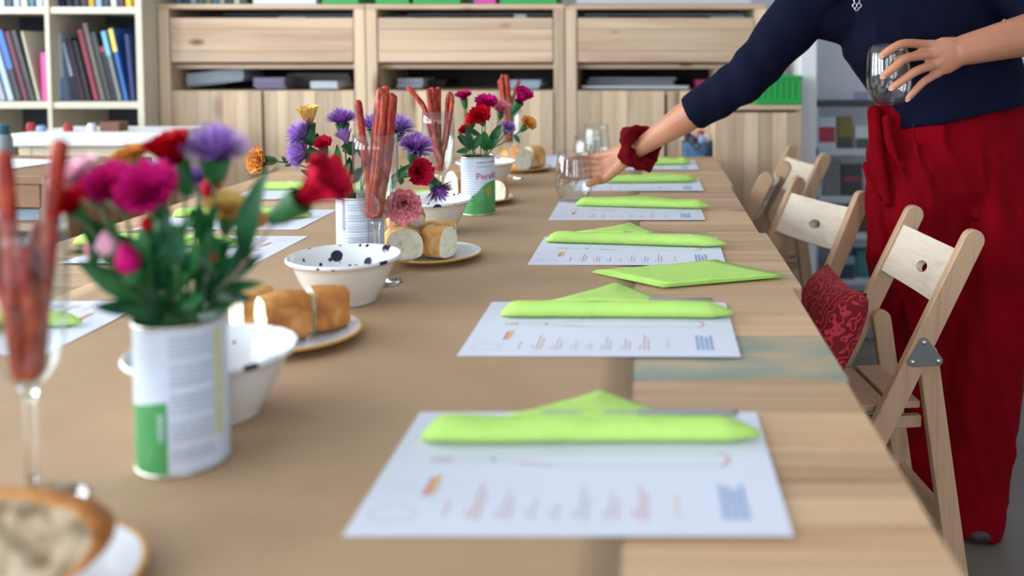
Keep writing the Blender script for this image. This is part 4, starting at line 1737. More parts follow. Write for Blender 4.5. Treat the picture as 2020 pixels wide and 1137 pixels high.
def F2(label, kind, colr, px, py, Y, direction, rpx, seed, leaves=(), **kw):
    R = rpx * Y / F * (1.5 if kind == 'this' else 1.15)
    return flower(1, label, kind, colr, at(px, py, Y), direction, R, b2, seed, leaves=[(t, at(a, b, yy), w * 1.35) for t, a, b, yy, w in leaves], stem_r=0.0013, **kw)


F2('orange yellow carnation reaching far out to the left of the middle bouquet', 'carn', 'yellow', 524, 317, 1.56, (-0.45, -0.85, 0.12), 27, 101, [(0.75, 556, 308, 1.55, 0.003), (0.7, 562, 328, 1.55, 0.003)], bend=-0.10)
F2('pale yellow bud at the top of the middle bouquet', 'fan', 'gold', 612, 250, 1.57, (-0.05, -0.2, 1), 26, 102, [(0.7, 625, 262, 1.55, 0.005)], openness=0.5)
F2('upper left feathery purple flower of the middle bouquet', 'this', 'purple', 608, 272, 1.55, (-0.75, -0.3, 0.5), 28, 103)
F2('lower left feathery purple flower of the middle bouquet', 'this', 'purple', 612, 306, 1.54, (-0.85, -0.35, 0.25), 30, 104)
F2('purple flower standing tall near the flute rim', 'this', 'violet', 676, 248, 1.58, (0.0, -0.2, 1), 24, 105, [(0.75, 690, 300, 1.57, 0.006)])
F2('half open purple flower beside the flute rim', 'this', 'purple', 688, 288, 1.57, (-0.3, -0.2, 0.9), 24, 106, openness=0.45)
F2('small red carnation left in the middle bouquet', 'carn', 'crimson', 640, 292, 1.53, (0, -0.6, 0.8), 18, 107, [(0.8, 599, 297, 1.52, 0.005)])
F2('red bud below the small red carnation', 'bud', 'red', 628, 330, 1.53, (-0.3, -0.4, 0.8), 18, 108)
F2('red bud beside the long leaf of the middle bouquet', 'bud', 'crimson', 660, 326, 1.53, (0.3, -0.3, 0.9), 18, 109, [(0.5, 665, 285, 1.52, 0.006), (0.3, 606, 326, 1.52, 0.007)])
F2('purple flower behind the upright sausage sticks', 'this', 'purple', 738, 258, 1.72, (0, -0.3, 1), 24, 110)
F2('purple flower just right of the sausage bundle', 'this', 'purple', 783, 262, 1.62, (0.3, -0.25, 0.9), 26, 111)
F2('violet flower leaning right above the magenta carnation', 'this', 'violet', 818, 302, 1.60, (0.35, -0.3, 0.9), 28, 112, [(0.75, 790, 330, 1.58, 0.005)])
F2('magenta carnation leaning right out of the middle bouquet', 'carn', 'crimson', 818, 340, 1.56, (0.65, -0.65, 0.1), 29, 113, [(0.6, 762, 378, 1.54, 0.006)], bend=0.05)
F2('open pink carnation hanging above the bread', 'carn', 'pink', 796, 398, 1.55, (0.25, -0.92, -0.2), 37, 114, bend=-0.15)
F2('violet flower drooping over the splattered bowl', 'this', 'violet', 858, 365, 1.58, (0.55, -0.2, -0.75), 24, 115, [(0.9, 868, 366, 1.57, 0.005), (0.5, 790, 365, 1.57, 0.004)], bend=-0.12)
F2('dark red carnation seen through the flute', 'carn', 'crimson', 712, 300, 1.60, (0, -0.6, 0.8), 18, 116, [(0.6, 722, 340, 1.58, 0.007)])
fol2 = [
    ('leafy stem at the left of the middle bouquet', 640, 345, 1.54, [(0.35, 594, 336, 1.52, 0.008), (0.55, 666, 292, 1.51, 0.0085), (0.2, 672, 330, 1.53, 0.007), (0.7, 610, 305, 1.52, 0.006)]),
    ('leafy stem at the centre of the middle bouquet', 690, 340, 1.56, [(0.3, 660, 330, 1.54, 0.008), (0.6, 718, 330, 1.55, 0.008), (0.8, 690, 310, 1.55, 0.007)]),
    ('leafy stem low at the front of the middle bouquet', 672, 350, 1.53, [(0.2, 640, 352, 1.52, 0.007), (0.4, 700, 345, 1.52, 0.008), (0.7, 655, 318, 1.52, 0.008), (0.9, 690, 322, 1.52, 0.007)]),
    ('leafy stem at the right of the middle bouquet', 780, 352, 1.60, [(0.4, 800, 345, 1.59, 0.007), (0.7, 825, 320, 1.59, 0.007), (0.3, 760, 380, 1.58, 0.007)]),
]
for i, (lab, px, py, Y, lv) in enumerate(fol2):
    F2(lab, 'leaf', None, px, py, Y, (0, 0, 1), 10, 140 + i, lv)

# ---- bouquet three (far)
b3 = 'flowers in the far bouquet'


def F3(label, kind, colr, px, py, Y, direction, rpx, seed, leaves=(), **kw):
    R = rpx * Y / F * (1.4 if kind == 'this' else 1.15)
    return flower(2, label, kind, colr, at(px, py, Y), direction, R, b3, seed, leaves=[(t, at(a, b, yy), w * 1.25) for t, a, b, yy, w in leaves], stem_r=0.0014, **kw)


F3('magenta carnation at the top left of the far bouquet', 'carn', 'magenta', 916, 200, 2.26, (-0.1, -0.2, 1), 17, 201)
F3('magenta carnation above the red one in the far bouquet', 'carn', 'magenta', 958, 216, 2.16, (0.1, -0.5, 0.9), 23, 202)
F3('red carnation at the front of the far bouquet', 'carn', 'red', 950, 236, 2.12, (0, -0.8, 0.6), 22, 203, [(0.6, 915, 248, 2.1, 0.006)])
F3('small red carnation low on the left of the far bouquet', 'carn', 'red', 922, 262, 2.14, (-0.3, -0.5, 0.7), 13, 204, [(0.3, 902, 268, 2.13, 0.006), (0.15, 900, 300, 2.13, 0.006)])
F3('red bud behind the red carnation of the far bouquet', 'bud', 'red', 930, 244, 2.18, (-0.3, -0.3, 1), 14, 205)
F3('pink carnation at the upper right of the far bouquet', 'fan', 'magenta', 1022, 205, 2.16, (0.45, -0.3, 0.75), 22, 206, [(0.85, 1022, 218, 2.15, 0.005)], openness=0.6)
F3('yellow carnation at the right of the far bouquet', 'carn', 'yellow', 1036, 250, 2.14, (0.55, -0.45, 0.55), 17, 207, [(0.8, 1026, 282, 2.13, 0.005)])
F3('pale pink carnation with red edges in the far bouquet', 'carn', 'pink', 988, 222, 2.20, (0.2, -0.5, 0.8), 18, 208)
F3('small purple flower at the right of the far bouquet', 'this', 'purple', 1000, 256, 2.16, (0.4, -0.4, 0.7), 14, 209)
fol3 = [
    ('leafy stem at the left of the far bouquet', 930, 280, 2.13, [(0.2, 905, 262, 2.12, 0.007), (0.5, 950, 265, 2.11, 0.009), (0.7, 920, 250, 2.12, 0.007)]),
    ('leafy stem at the right of the far bouquet', 968, 270, 2.13, [(0.2, 985, 270, 2.12, 0.009), (0.5, 955, 258, 2.11, 0.010), (0.7, 990, 245, 2.12, 0.009), (0.35, 945, 285, 2.11, 0.009)]),
]
for i, (lab, px, py, Y, lv) in enumerate(fol3):
    F3(lab, 'leaf', None, px, py, Y, (0, 0, 1), 10, 240 + i, lv)


# ------------------------------------------------------------------ folding chairs
def make_chair():
    """origin on the floor under the hinge; +X points away from the table; width along Y"""
    root = empty('folding_chair')
    W = 0.30
    sl = 0.477
    top, hin = (0.105, 0.770), (0.0, 0.555)
    foot = (-0.555 * sl, 0.022)
    t = 0.020
    for s in (-1, 1):
        y0 = s * (W / 2 - t / 2)
        bm = bmesh.new()
        add_prism(bm, stadium(foot, top, 0.042, 9), y0 - t / 2, y0 + t / 2, 0.002)
        finish('back_post', bm, M['beech'], root)
        y1 = s * (W / 2 - t * 1.5 - 0.001)
        bm = bmesh.new()
        add_prism(bm, stadium((0.026, 0.545), (0.108, 0.018), 0.040, 9), y1 - t / 2, y1 + t / 2, 0.002)
        finish('rear_leg', bm, M['beech'], root)
        # hinge plate with three rivets
        yo = s * (W / 2 + 0.0015)
        tri = [(0.006, 0.578), (-0.016, 0.541), (0.035, 0.541)]
        c = V((sum(a for a, _ in tri) / 3, sum(b for _, b in tri) / 3))
        out = []
        for i in range(3):
            p_ = V(tri[i])
            d0 = math.atan2((p_ - c).y, (p_ - c).x)
            for k_ in range(-3, 4):
                a = d0 + k_ * 0.33
                out.append((p_.x + 0.0095 * math.cos(a), p_.y + 0.0095 * math.sin(a)))
        bm = bmesh.new()
        add_prism(bm, out, yo - 0.0012, yo + 0.0012, 0.0004)
        pl = finish('hinge_plate', bm, M['plate_metal'], root)
        for a, b in tri:
            bm = bmesh.new()
            add_lathe(bm, [(0.0048, 0), (0.0044, 0.0018), (0.003, 0.003), (0, 0.0034)], 12)
            finish('rivet', bm, M['silver'], pl, smooth=True, loc=(a, yo + s * 0.0012, b), rot=(PI / 2 if s < 0 else -PI / 2, 0, 0))
    # curved back slat with an oval hand hole, lying in the plane of the posts
    u = V((top[0] - foot[0], 0, top[1] - foot[1])).normalized()
    nrm = V((u.z, 0, -u.x))
    cslat = V((top[0], 0, top[1])) - u * 0.085
    hw, hh = (W - 2 * t) / 2 + 0.003, 0.056
    bm = bmesh.new()
    N = 48
    loops = []
    for off in (-0.007, 0.007):
        outer, inner = [], []
        for k_ in range(N):
            a = 2 * PI * k_ / N
            ca, sa = math.cos(a), math.sin(a)
            m_ = max(abs(ca) / hw, abs(sa) / hh)
            yy, vv = ca / m_, sa / m_
            for lst, (y_, v_) in ((outer, (yy, vv)), (inner, (0.024 * ca, -0.006 + 0.012 * sa))):
                bow = 0.016 * (1 - (y_ / hw) ** 2)
                lst.append(bm.verts.new(cslat + V((0, y_, 0)) + u * v_ + nrm * (off + bow - 0.008)))
        loops.append((outer, inner))
    for k_ in range(N):
        j = (k_ + 1) % N
        (o0, i0), (o1, i1) = loops
        bm.faces.new((o0[k_], o0[j], i0[j], i0[k_]))
        bm.faces.new((o1[k_], i1[k_], i1[j], o1[j]))
        bm.faces.new((o0[k_], o1[k_], o1[j], o0[j]))
        bm.faces.new((i0[k_], i0[j], i1[j], i1[k_]))
    finish('back_slat', bm, M['beech_lit'], root, smooth=True, angle=0.5)
    # seat slats
    for k_ in range(5):
        box('seat_slat', (-0.255 + 0.062 * k_, 0, 0.424 + 0.004 * k_), (0.056, W - 2 * t - 0.046, 0.014), M['beech'], root, bevel=0.002)
    for s in (-1, 1):
        box('seat_rail', (-0.125, s * (W / 2 - 2.6 * t - 0.002), 0.405), (0.30, 0.018, 0.024), M['beech'], root, bevel=0.002)
    bm = bmesh.new()
    zc = 0.30
    xc = zc * sl - 0.555 * sl + 0.0
    add_tube(bm, [(xc, -W / 2 + t, zc), (xc, W / 2 - t, zc)], 0.010, 12, 1, flat_caps=True)
    finish('dowel', bm, M['beech'], root, smooth=True, angle=0.6)
    box('stretcher', (0.078, 0, 0.20), (0.016, W - 4 * t, 0.045), M['beech'], root, bevel=0.002)
    box('stretcher', (0.100, 0, 0.055), (0.016, W - 4 * t, 0.030), M['beech'], root, bevel=0.002)
    return root


chair0 = make_chair()
CH = [(1.885, 0.503, 0.12, 'wooden folding chair nearest the camera, with the red cushion on its seat'),
      (2.335, 0.372, 0.42, 'wooden folding chair second from the camera, left of the red trousers'),
      (2.77, 0.285, -0.33, 'wooden folding chair shown as two dark post tops at the far table edge'),
      (3.20, 0.46, 0.24, 'farthest wooden folding chair, in front of the pine cabinet')]
for i, (Y, X, rz, lab) in enumerate(CH):
    o = chair0 if i == 0 else copy_tree(chair0)
    o.location = (X, Y, 0)
    o.rotation_euler = (0, 0, rz)
    tag(o, lab, 'chair', 'wooden folding chairs')

# red cushion standing on the first chair's seat, leaning on the back
cu = bmesh.new()
n = 22
for side in (1, -1):
    g = []
    for j in range(n + 1):
        row = []
        for i in range(n + 1):
            a, b = -1 + 2 * i / n, -1 + 2 * j / n
            pin = 1 - 0.10 * (1 - b * b) * abs(a) ** 3
            pin2 = 1 - 0.10 * (1 - a * a) * abs(b) ** 3
            th = 0.048 * ((1 - a ** 4) * (1 - b ** 4)) ** 0.55
            th += 0.004 * noise.noise(V((a * 2, b * 2, side)))  * (1 - max(abs(a), abs(b)) ** 4)
            row.append(cu.verts.new((0.120 * a * pin, 0.128 * b * pin2, side * th)))
        g.append(row)
    for j in range(n):
        for i in range(n):
            cu.faces.new((g[j][i], g[j][i + 1], g[j + 1][i + 1], g[j + 1][i]))
bmesh.ops.remove_doubles(cu, verts=cu.verts, dist=0.0005)
cuo = finish('cushion', cu, M['swirl'], smooth=True)
cuo.location = (0.362, 1.885, 0.556)
cuo.rotation_euler = Euler((0, math.radians(-65), 0.10))
tag(cuo, 'red cushion with pink swirl pattern on the nearest folding chair', 'cushion')

# ================================================================== person
per = empty('person', (0.72, 2.20, 0))
tag(per, 'person in navy top and red corduroy trousers reaching across the table for a glass', 'person')
OFF = V(per.location)


def pa(px, py, Y):
    return at(px, py, Y) - OFF


def rel(p_):
    return V(p_) - OFF


# joints
pel, wai, che, upc, nek, hea = pa(1885, 330, 2.19), pa(1876, 205, 2.19), pa(1800, 60, 2.19), pa(1765, -60, 2.18), pa(1742, -165, 2.15), pa(1722, -270, 2.11)
shR, elR, wrR = pa(1628, -30, 2.17), pa(1474, 152, 2.16), pa(1252, 298, 2.290)
shL, elL, wrL = pa(1935, -70, 2.18), pa(2085, 55, 2.05), pa(1893, 101, 1.945)
hipR, kneR, ankR = pa(1806, 380, 2.19), rel((0.650, 2.17, 0.48)), rel((0.680, 2.24, 0.08))
hipL, kneL, ankL = pa(1955, 380, 2.19), rel((0.800, 2.13, 0.48)), rel((0.752, 2.165, 0.08))

bm = bmesh.new()
upv = (0, -1, 0)
# trunk, neck, head
add_tube(bm, [pel, wai, che, upc], [(0.150, 0.095), (0.132, 0.085), (0.140, 0.092), (0.135, 0.075)], 24, 4, up=upv)
add_tube(bm, [upc, nek, nek.lerp(hea, 0.6)], [0.085, 0.052, 0.050], 18, 3)
add_tube(bm, [shR, upc, shL], [0.050, 0.062, 0.050], 16, 3)
hd_up = (hea - nek).normalized()
fwd = V((-0.25, -1, -0.35)).normalized()
hq = [hea - hd_up * 0.105 + fwd * 0.035, hea - hd_up * 0.06 + fwd * 0.02, hea, hea + hd_up * 0.06, hea + hd_up * 0.10]
add_tube(bm, hq, [(0.036, 0.036), (0.060, 0.072), (0.074, 0.092), (0.068, 0.086), (0.040, 0.05)], 22, 4, up=tuple(-fwd))
sd = fwd.cross(hd_up).normalized()
add_tube(bm, [hea + fwd * 0.085 + hd_up * 0.01, hea + fwd * 0.110 - hd_up * 0.03], [0.007, 0.012], 10, 2)           # nose
for s in (-1, 1):
    add_tube(bm, [hea + sd * s * 0.074 + hd_up * 0.02, hea + sd * s * 0.077 - hd_up * 0.03], [(0.008, 0.018), (0.007, 0.013)], 10, 2, up=tuple(sd))   # ears
# legs and feet inside the trousers
for hp, kn, an, tx in ((hipR, kneR, ankR, -0.03), (hipL, kneL, ankL, 0.03)):
    add_tube(bm, [hp, hp.lerp(kn, 0.5), kn, kn.lerp(an, 0.4), an], [0.078, 0.070, 0.052, 0.050, 0.034], 18, 3)
    add_tube(bm, [an + V((0, 0.06, -0.035)), an + V((tx * 0.3, -0.01, -0.045)), an + V((tx * 0.5, -0.07, -0.058))], [(0.030, 0.034), (0.036, 0.026), (0.034, 0.014)], 14, 3, up=(0, 0, 1))
# arms
add_tube(bm, [shR, shR.lerp(elR, 0.5), elR], [0.048, 0.043, 0.036], 18, 3)
add_tube(bm, [elR, elR.lerp(wrR, 0.30), elR.lerp(wrR, 0.55), elR.lerp(wrR, 0.85), wrR], [0.036, 0.040, 0.037, (0.025, 0.030), (0.022, 0.029)], 18, 4, up=(0, -1, 0.0))
add_tube(bm, [shL, shL.lerp(elL, 0.5), elL], [0.048, 0.043, 0.038], 18, 3)
add_tube(bm, [elL, elL.lerp(wrL, 0.30), elL.lerp(wrL, 0.62), wrL], [0.042, 0.047, 0.040, (0.031, 0.024)], 18, 4, up=(0, -1, 0.0))


def finger(bm, pts, r0, r1):
    add_tube(bm, pts, [r0, r0 * 0.97, (r0 + r1) / 2, r1], 12, 4)


# right hand: comes from the right, fingers behind the glass, thumb in front
gx, gy = G1.x, G1.y


def around(ang, z, rr=0.0):
    """point on the table glass at an angle (0 = +X, 90 = away from camera), z above its foot"""
    prof = [(0.0, 0.026), (0.011, 0.037), (0.028, 0.0445), (0.046, 0.0478), (0.062, 0.0472), (0.085, 0.0452), (0.108, 0.0428), (0.128, 0.0408)]
    for (z0, r0), (z1, r1) in zip(prof, prof[1:]):
        if z <= z1:
            r = r0 + (r1 - r0) * (z - z0) / (z1 - z0)
            break
    else:
        r = 0.0408
    r += rr
    a = math.radians(ang)
    return rel((gx + r * math.cos(a), gy + r * math.sin(a), G1.z + z))


mcp = [around(38, 0.108, 0.030), around(30, 0.093, 0.034), around(24, 0.077, 0.034), around(18, 0.063, 0.032)]
pips = [around(74, 0.110, 0.016), around(72, 0.092, 0.018), around(66, 0.073, 0.016), around(56, 0.058, 0.014)]
dips = [around(108, 0.101, 0.0095), around(110, 0.083, 0.0095), around(102, 0.064, 0.0095), around(88, 0.050, 0.0095)]
tips = [around(138, 0.093, 0.0075), around(142, 0.075, 0.0075), around(134, 0.057, 0.0075), around(114, 0.045, 0.0075)]
for m_, a, b, c, r in zip(mcp, pips, dips, tips, (0.0096, 0.0098, 0.0094, 0.0084)):
    finger(bm, [m_, a, b, c], r, r * 0.78)
    add_tube(bm, [wrR.lerp(m_, 0.12), wrR.lerp(m_, 0.55), m_], [0.0150, 0.0135, r * 1.12], 12, 3)
pc = (mcp[0] + mcp[1] + mcp[2] + mcp[3]) / 4
add_tube(bm, [wrR, wrR.lerp(pc, 0.5), wrR.lerp(pc, 0.92)], [(0.026, 0.017), (0.034, 0.015), (0.034, 0.011)], 16, 3, up=tuple((mcp[0] - mcp[3]).cross(pc - wrR).normalized()))
th0 = wrR.lerp(pc, 0.30) + V((0.0, -0.018, -0.012))
th1 = around(-8, 0.060, 0.034)
th2 = around(-26, 0.056, 0.016)
th3 = around(-46, 0.050, 0.0085)
add_tube(bm, [wrR.lerp(pc, 0.15), th0, th1], [0.016, 0.0170, 0.0115], 12, 3)
finger(bm, [th0, th1, th2, th3], 0.0118, 0.0085)
thumb_tip_R = th3

# left hand: back of the hand toward the camera, fingers on the front of the held glass
fl_pts = [
    [(1832, 88, 1.930), (1785, 86, 1.905), (1760, 96, 1.899), (1740, 110, 1.902)],
    [(1836, 108, 1.926), (1790, 114, 1.900), (1764, 133, 1.896), (1743, 150, 1.901)],
    [(1842, 128, 1.928), (1808, 140, 1.902), (1782, 158, 1.900), (1760, 173, 1.906)],
    [(1848, 146, 1.936), (1824, 160, 1.915), (1806, 178, 1.914), (1792, 194, 1.922)]]
knk = []
for pts, r in zip(fl_pts, (0.0102, 0.0105, 0.0100, 0.0090)):
    q_ = [pa(*x) for x in pts]
    knk.append(q_[0])
    finger(bm, q_, r, r * 0.80)
    add_tube(bm, [wrL.lerp(q_[0], 0.1), wrL.lerp(q_[0], 0.55), q_[0]], [0.0150, 0.0135, r * 1.1], 12, 3)
pcL = sum(knk, V()) / 4
add_tube(bm, [wrL, wrL.lerp(pcL, 0.5), wrL.lerp(pcL, 0.92)], [(0.031, 0.020), (0.040, 0.017), (0.037, 0.012)], 16, 3, up=tuple((knk[0] - knk[3]).cross(pcL - wrL).normalized()))
tb = [pa(1868, 92, 1.955), pa(1835, 100, 2.000), pa(1800, 112, 2.018), pa(1770, 118, 2.014)]
add_tube(bm, [wrL.lerp(pcL, 0.1), tb[0], tb[1]], [0.017, 0.017, 0.0125], 12, 3)
finger(bm, tb, 0.0125, 0.009)
body = remesh('body', bm, M['skin'], 0.0028, per, smooth_iter=5, fac=0.5)

# nails
nb_ = bmesh.new()


def nail(bm, tip, prev, out, w):
    d = (tip - prev).normalized()
    n_ = (out - d * out.dot(d)).normalized()
    s = d.cross(n_).normalized()
    c = tip + n_ * (w * 0.86) + d * w * 0.2
    ring = []
    for k_ in range(10):
        a = 2 * PI * k_ / 10
        x_, y_ = math.cos(a), math.sin(a)
        ring.append(bm.verts.new(c + s * (x_ * w * 0.62) + d * (y_ * w * 0.85) - n_ * (abs(x_) * w * 0.18) + n_ * 0.0006))
    bm.faces.new(ring)


for pts, r in zip(fl_pts, (0.0085, 0.0087, 0.0083, 0.0074)):
    q_ = [pa(*x) for x in pts]
    nail(nb_, q_[3], q_[2], V((0, -1, 0.25)), r)
nail(nb_, thumb_tip_R, th2, V((0.2, -1, 0.5)), 0.0085)
finish('fingernails', nb_, M['nail'], per, smooth=True)

# face and hair (above the frame)
for s in (-1, 1):
    e = bmesh.new()
    bmesh.ops.create_uvsphere(e, u_segments=10, v_segments=8, radius=0.011)
    finish('eye', e, M['eye'], per, smooth=True, loc=hea + sd * s * 0.032 + fwd * 0.079 + hd_up * 0.008)
tube('mouth', [hea - sd * 0.022 + fwd * 0.082 - hd_up * 0.058, hea + fwd * 0.092 - hd_up * 0.060, hea + sd * 0.022 + fwd * 0.082 - hd_up * 0.058], [0.002, 0.006, 0.002], M['lipstick'], per, n=8)
hb = bmesh.new()
add_tube(hb, [hea - fwd * 0.02 - hd_up * 0.10, hea - fwd * 0.025 - hd_up * 0.04, hea - fwd * 0.022 + hd_up * 0.03, hea - fwd * 0.01 + hd_up * 0.085, hea + hd_up * 0.115], [(0.060, 0.055), (0.080, 0.075), (0.084, 0.086), (0.074, 0.088), (0.04, 0.05)], 22, 4, up=tuple(-fwd))
add_tube(hb, [hea - fwd * 0.10 + hd_up * 0.03, hea - fwd * 0.15 + hd_up * 0.03], [0.035, 0.03], 14, 3)
remesh('hair', hb, M['hair'], 0.006, per, 3)

# navy top
sb = bmesh.new()


def cloth(amp, k1, k2, ph):
    return lambda t, th: 1 + amp * math.sin(k1 * th + k2 * t + ph) + amp * 0.7 * noise.noise(V((math.cos(th) * 1.6, math.sin(th) * 1.6, t * 5 + ph)))


hem = pa(1887, 222, 2.19)
add_tube(sb, [hem, pa(1878, 185, 2.19), pa(1850, 120, 2.19), pa(1806, 55, 2.18), upc], [(0.182, 0.146), (0.176, 0.138), (0.173, 0.122), (0.176, 0.125), (0.168, 0.098)], 40, 5, up=upv, mod=cloth(0.006, 3, 5, 0.4), flat_caps=True)
add_tube(sb, [pa(1712, 92, 2.165), pa(1745, 80, 2.11), pa(1800, 75, 2.115)], [0.060, 0.070, 0.062], 18, 3)     # bust
add_tube(sb, [shR + V((0.02, 0, 0)), upc, shL], [0.066, 0.074, 0.062], 18, 4)
add_tube(sb, [upc, nek.lerp(upc, 0.55)], [0.10, 0.066], 18, 3)
endR = elR.lerp(wrR, 0.47)
add_tube(sb, [shR, shR.lerp(elR, 0.35), shR.lerp(elR, 0.7), elR, elR.lerp(wrR, 0.2), endR], [0.075, 0.068, 0.060, 0.054, 0.051, 0.0445], 26, 5, flat_caps=True, mod=lambda t, th: 1 + 0.05 * math.sin(34 * t + 2.4 * math.sin(th)) * (1 if 0.40 < t < 0.85 else 0.2) + 0.03 * noise.noise(V((t * 9, math.cos(th), math.sin(th)))))
endL = elL.lerp(wrL, 0.30)
add_tube(sb, [shL, shL.lerp(elL, 0.5), elL, endL], [0.064, 0.058, 0.055, 0.053], 24, 4, flat_caps=True, mod=cloth(0.02, 2, 20, 0))
# fabric slung from the upper arm to the side of the chest
add_tube(sb, [shR.lerp(elR, 0.25), pa(1700, 40, 2.18)], [0.060, 0.070], 18, 3)
top_o = remesh('navy_top', sb, M['shirt'], 0.005, per, 4, 0.5)
# hem band and cuff
# trousers
tb_ = bmesh.new()


def tr(amp, k1, ph, tw):
    def f(t, th):
        return 1 + amp * math.sin(k1 * th + ph + tw * t) + amp * 0.8 * noise.noise(V((math.cos(th) * 2.2, math.sin(th) * 2.2, t * 3.2 + ph))) + amp * 0.5 * math.sin(2 * k1 * th - 3 * t + ph)
    return f


add_tube(tb_, [pa(1880, 214, 2.19), pa(1880, 245, 2.19), pa(1880, 300, 2.19), pa(1880, 365, 2.19), pa(1880, 425, 2.19), pa(1880, 470, 2.19)], [(0.188, 0.112), (0.200, 0.122), (0.205, 0.130), (0.190, 0.122), (0.140, 0.090), (0.06, 0.05)], 44, 5, up=upv, mod=tr(0.026, 7, 0.3, 2.0))
add_tube(tb_, [pa(1822, 280, 2.19), pa(1806, 420, 2.185), pa(1812, 560, 2.18), rel((0.655, 2.18, 0.50)), rel((0.672, 2.215, 0.24)), rel((0.688, 2.235, 0.022))], [(0.105, 0.115), (0.112, 0.115), (0.106, 0.104), 0.100, 0.100, 0.103], 44, 6, flat_caps=True, mod=tr(0.045, 5, 1.0, 3.0))
add_tube(tb_, [pa(1940, 280, 2.19), pa(1957, 420, 2.185), pa(1955, 560, 2.165), rel((0.800, 2.145, 0.50)), rel((0.772, 2.150, 0.24)), rel((0.752, 2.145, 0.010))], [(0.105, 0.118), (0.112, 0.118), (0.110, 0.106), 0.102, 0.098, 0.088], 44, 6, flat_caps=True, mod=tr(0.045, 5, 2.2, -3.0))
# pleats falling from the waist
for (x0, y0, x1, y1, Y0, Y1_, r) in ((1722, 222, 1752, 400, 2.135, 2.110, 0.018), (1752, 235, 1776, 330, 2.100, 2.086, 0.014), (1776, 330, 1850, 430, 2.086, 2.095, 0.010), (1935, 240, 1925, 430, 2.095, 2.090, 0.014), (1985, 235, 2000, 470, 2.098, 2.092, 0.016), (1716, 330, 1760, 520, 2.150, 2.120, 0.018), (1930, 470, 1890, 560, 2.090, 2.110, 0.012), (1790, 520, 1760, 640, 2.095, 2.110, 0.012), (1862, 250, 1866, 440, 2.066, 2.086, 0.006), (1800, 245, 1830, 360, 2.072, 2.072, 0.008)):
    add_tube(tb_, [pa(x0, y0, Y0), pa((x0 + x1) / 2 - 6, (y0 + y1) / 2, (Y0 + Y1_) / 2), pa(x1, y1, Y1_)], [r * 0.8, r, r * 0.5], 12, 4)
trs = remesh('red_trousers', tb_, M['trousers'], 0.005, per, 4, 0.5)

# shoes
for an, tx in ((ankR, -0.03), (ankL, 0.03)):
    fb = bmesh.new()
    add_tube(fb, [an + V((0, 0.085, -0.046)), an + V((tx * 0.3, 0.02, -0.044)), an + V((tx * 0.5, -0.06, -0.050)), an + V((tx * 0.5, -0.095, -0.056))], [(0.038, 0.036), (0.042, 0.036), (0.044, 0.026), (0.032, 0.018)], 18, 4, up=(0, 0, 1))
    for v in fb.verts:
        if v.co.z < 0.004:
            v.co.z = 0.004
    finish('shoe', fb, M['shoe'], per, smooth=True)



def crease(o, amp, sc3, skew, seed):
    me = o.data
    nrm = [v.normal.copy() for v in me.vertices]
    for v, n_ in zip(me.vertices, nrm):
        p_ = v.co
        q_ = V(((p_.x + skew * p_.z) * sc3[0], p_.y * sc3[1], p_.z * sc3[2] + seed))
        h = (1 - abs(noise.noise(q_))) ** 3 - 0.45 + 0.4 * noise.noise(q_ * 2.3)
        v.co = p_ + n_ * (amp * h)
    me.update()


crease(trs, 0.0105, (13, 13, 3.6), 0.35, 2.0)
crease(top_o, 0.0040, (9, 9, 9), -0.6, 5.0)

# velvet scrunchie on the right wrist
ax = (wrR - elR).normalized()
sc_c = elR.lerp(wrR, 0.955)
tilt_ax = (ax + V((0.0, 0.35, 0.25))).normalized()
e1 = tilt_ax.cross(V((0, 0, 1))).normalized()
e2 = tilt_ax.cross(e1).normalized()
rb = bmesh.new()
Nn, mm = 64, 16
rings = []
for i in range(Nn):
    a = 2 * PI * i / Nn
    dr = e1 * math.cos(a) + e2 * math.sin(a)
    fat = 0.0185 + 0.0035 * math.sin(5 * a + 0.6) + 0.0020 * math.sin(11 * a)
    c = sc_c + dr * (0.044 + 0.003 * math.sin(2 * a + 1)) + tilt_ax * (0.005 * math.sin(3 * a))
    ring = []
    for k_ in range(mm):
        b = 2 * PI * k_ / mm
        rr_ = fat * (1 + 0.16 * math.sin(4 * b + 6 * a))
        ring.append(rb.verts.new(c + dr * (rr_ * math.cos(b) * 0.9) + tilt_ax * (rr_ * 1.05 * math.sin(b))))
    rings.append(ring)
for i in range(Nn):
    A, B = rings[i], rings[(i + 1) % Nn]
    for k_ in range(mm):
        j = (k_ + 1) % mm
        rb.faces.new((A[k_], A[j], B[j], B[k_]))
so = finish('scrunchie', rb, M['scrunchie'], per, smooth=True)
so['label'] = 'dark red velvet scrunchie round the wrist'
# silver pendant at the neckline
pb = bmesh.new()
pp = pa(1690, 6, 2.045)
for k_, (dx, dz, r) in enumerate(((0, 0.004, 0.006), (-0.004, -0.006, 0.005), (0.005, -0.006, 0.005), (0, -0.013, 0.004))):
    pts = [pp + V((dx + r * math.cos(a), 0, dz + r * math.sin(a))) for a in [2 * PI * i / 12 for i in range(13)]]
    add_tube(pb, pts, 0.0014, 6, 1)
add_tube(pb, [pp + V((0, 0, 0.01)), pp + V((0.03, 0.01, 0.10)), nek + V((0.03, -0.05, 0.0))], 0.0008, 6, 3)
finish('pendant', pb, M['silver'], per, smooth=True)

# ================================================================== pine cabinets along the back wall
YC = 3.75


def zc(py, Y=YC):
    return at(CX, py, Y).z


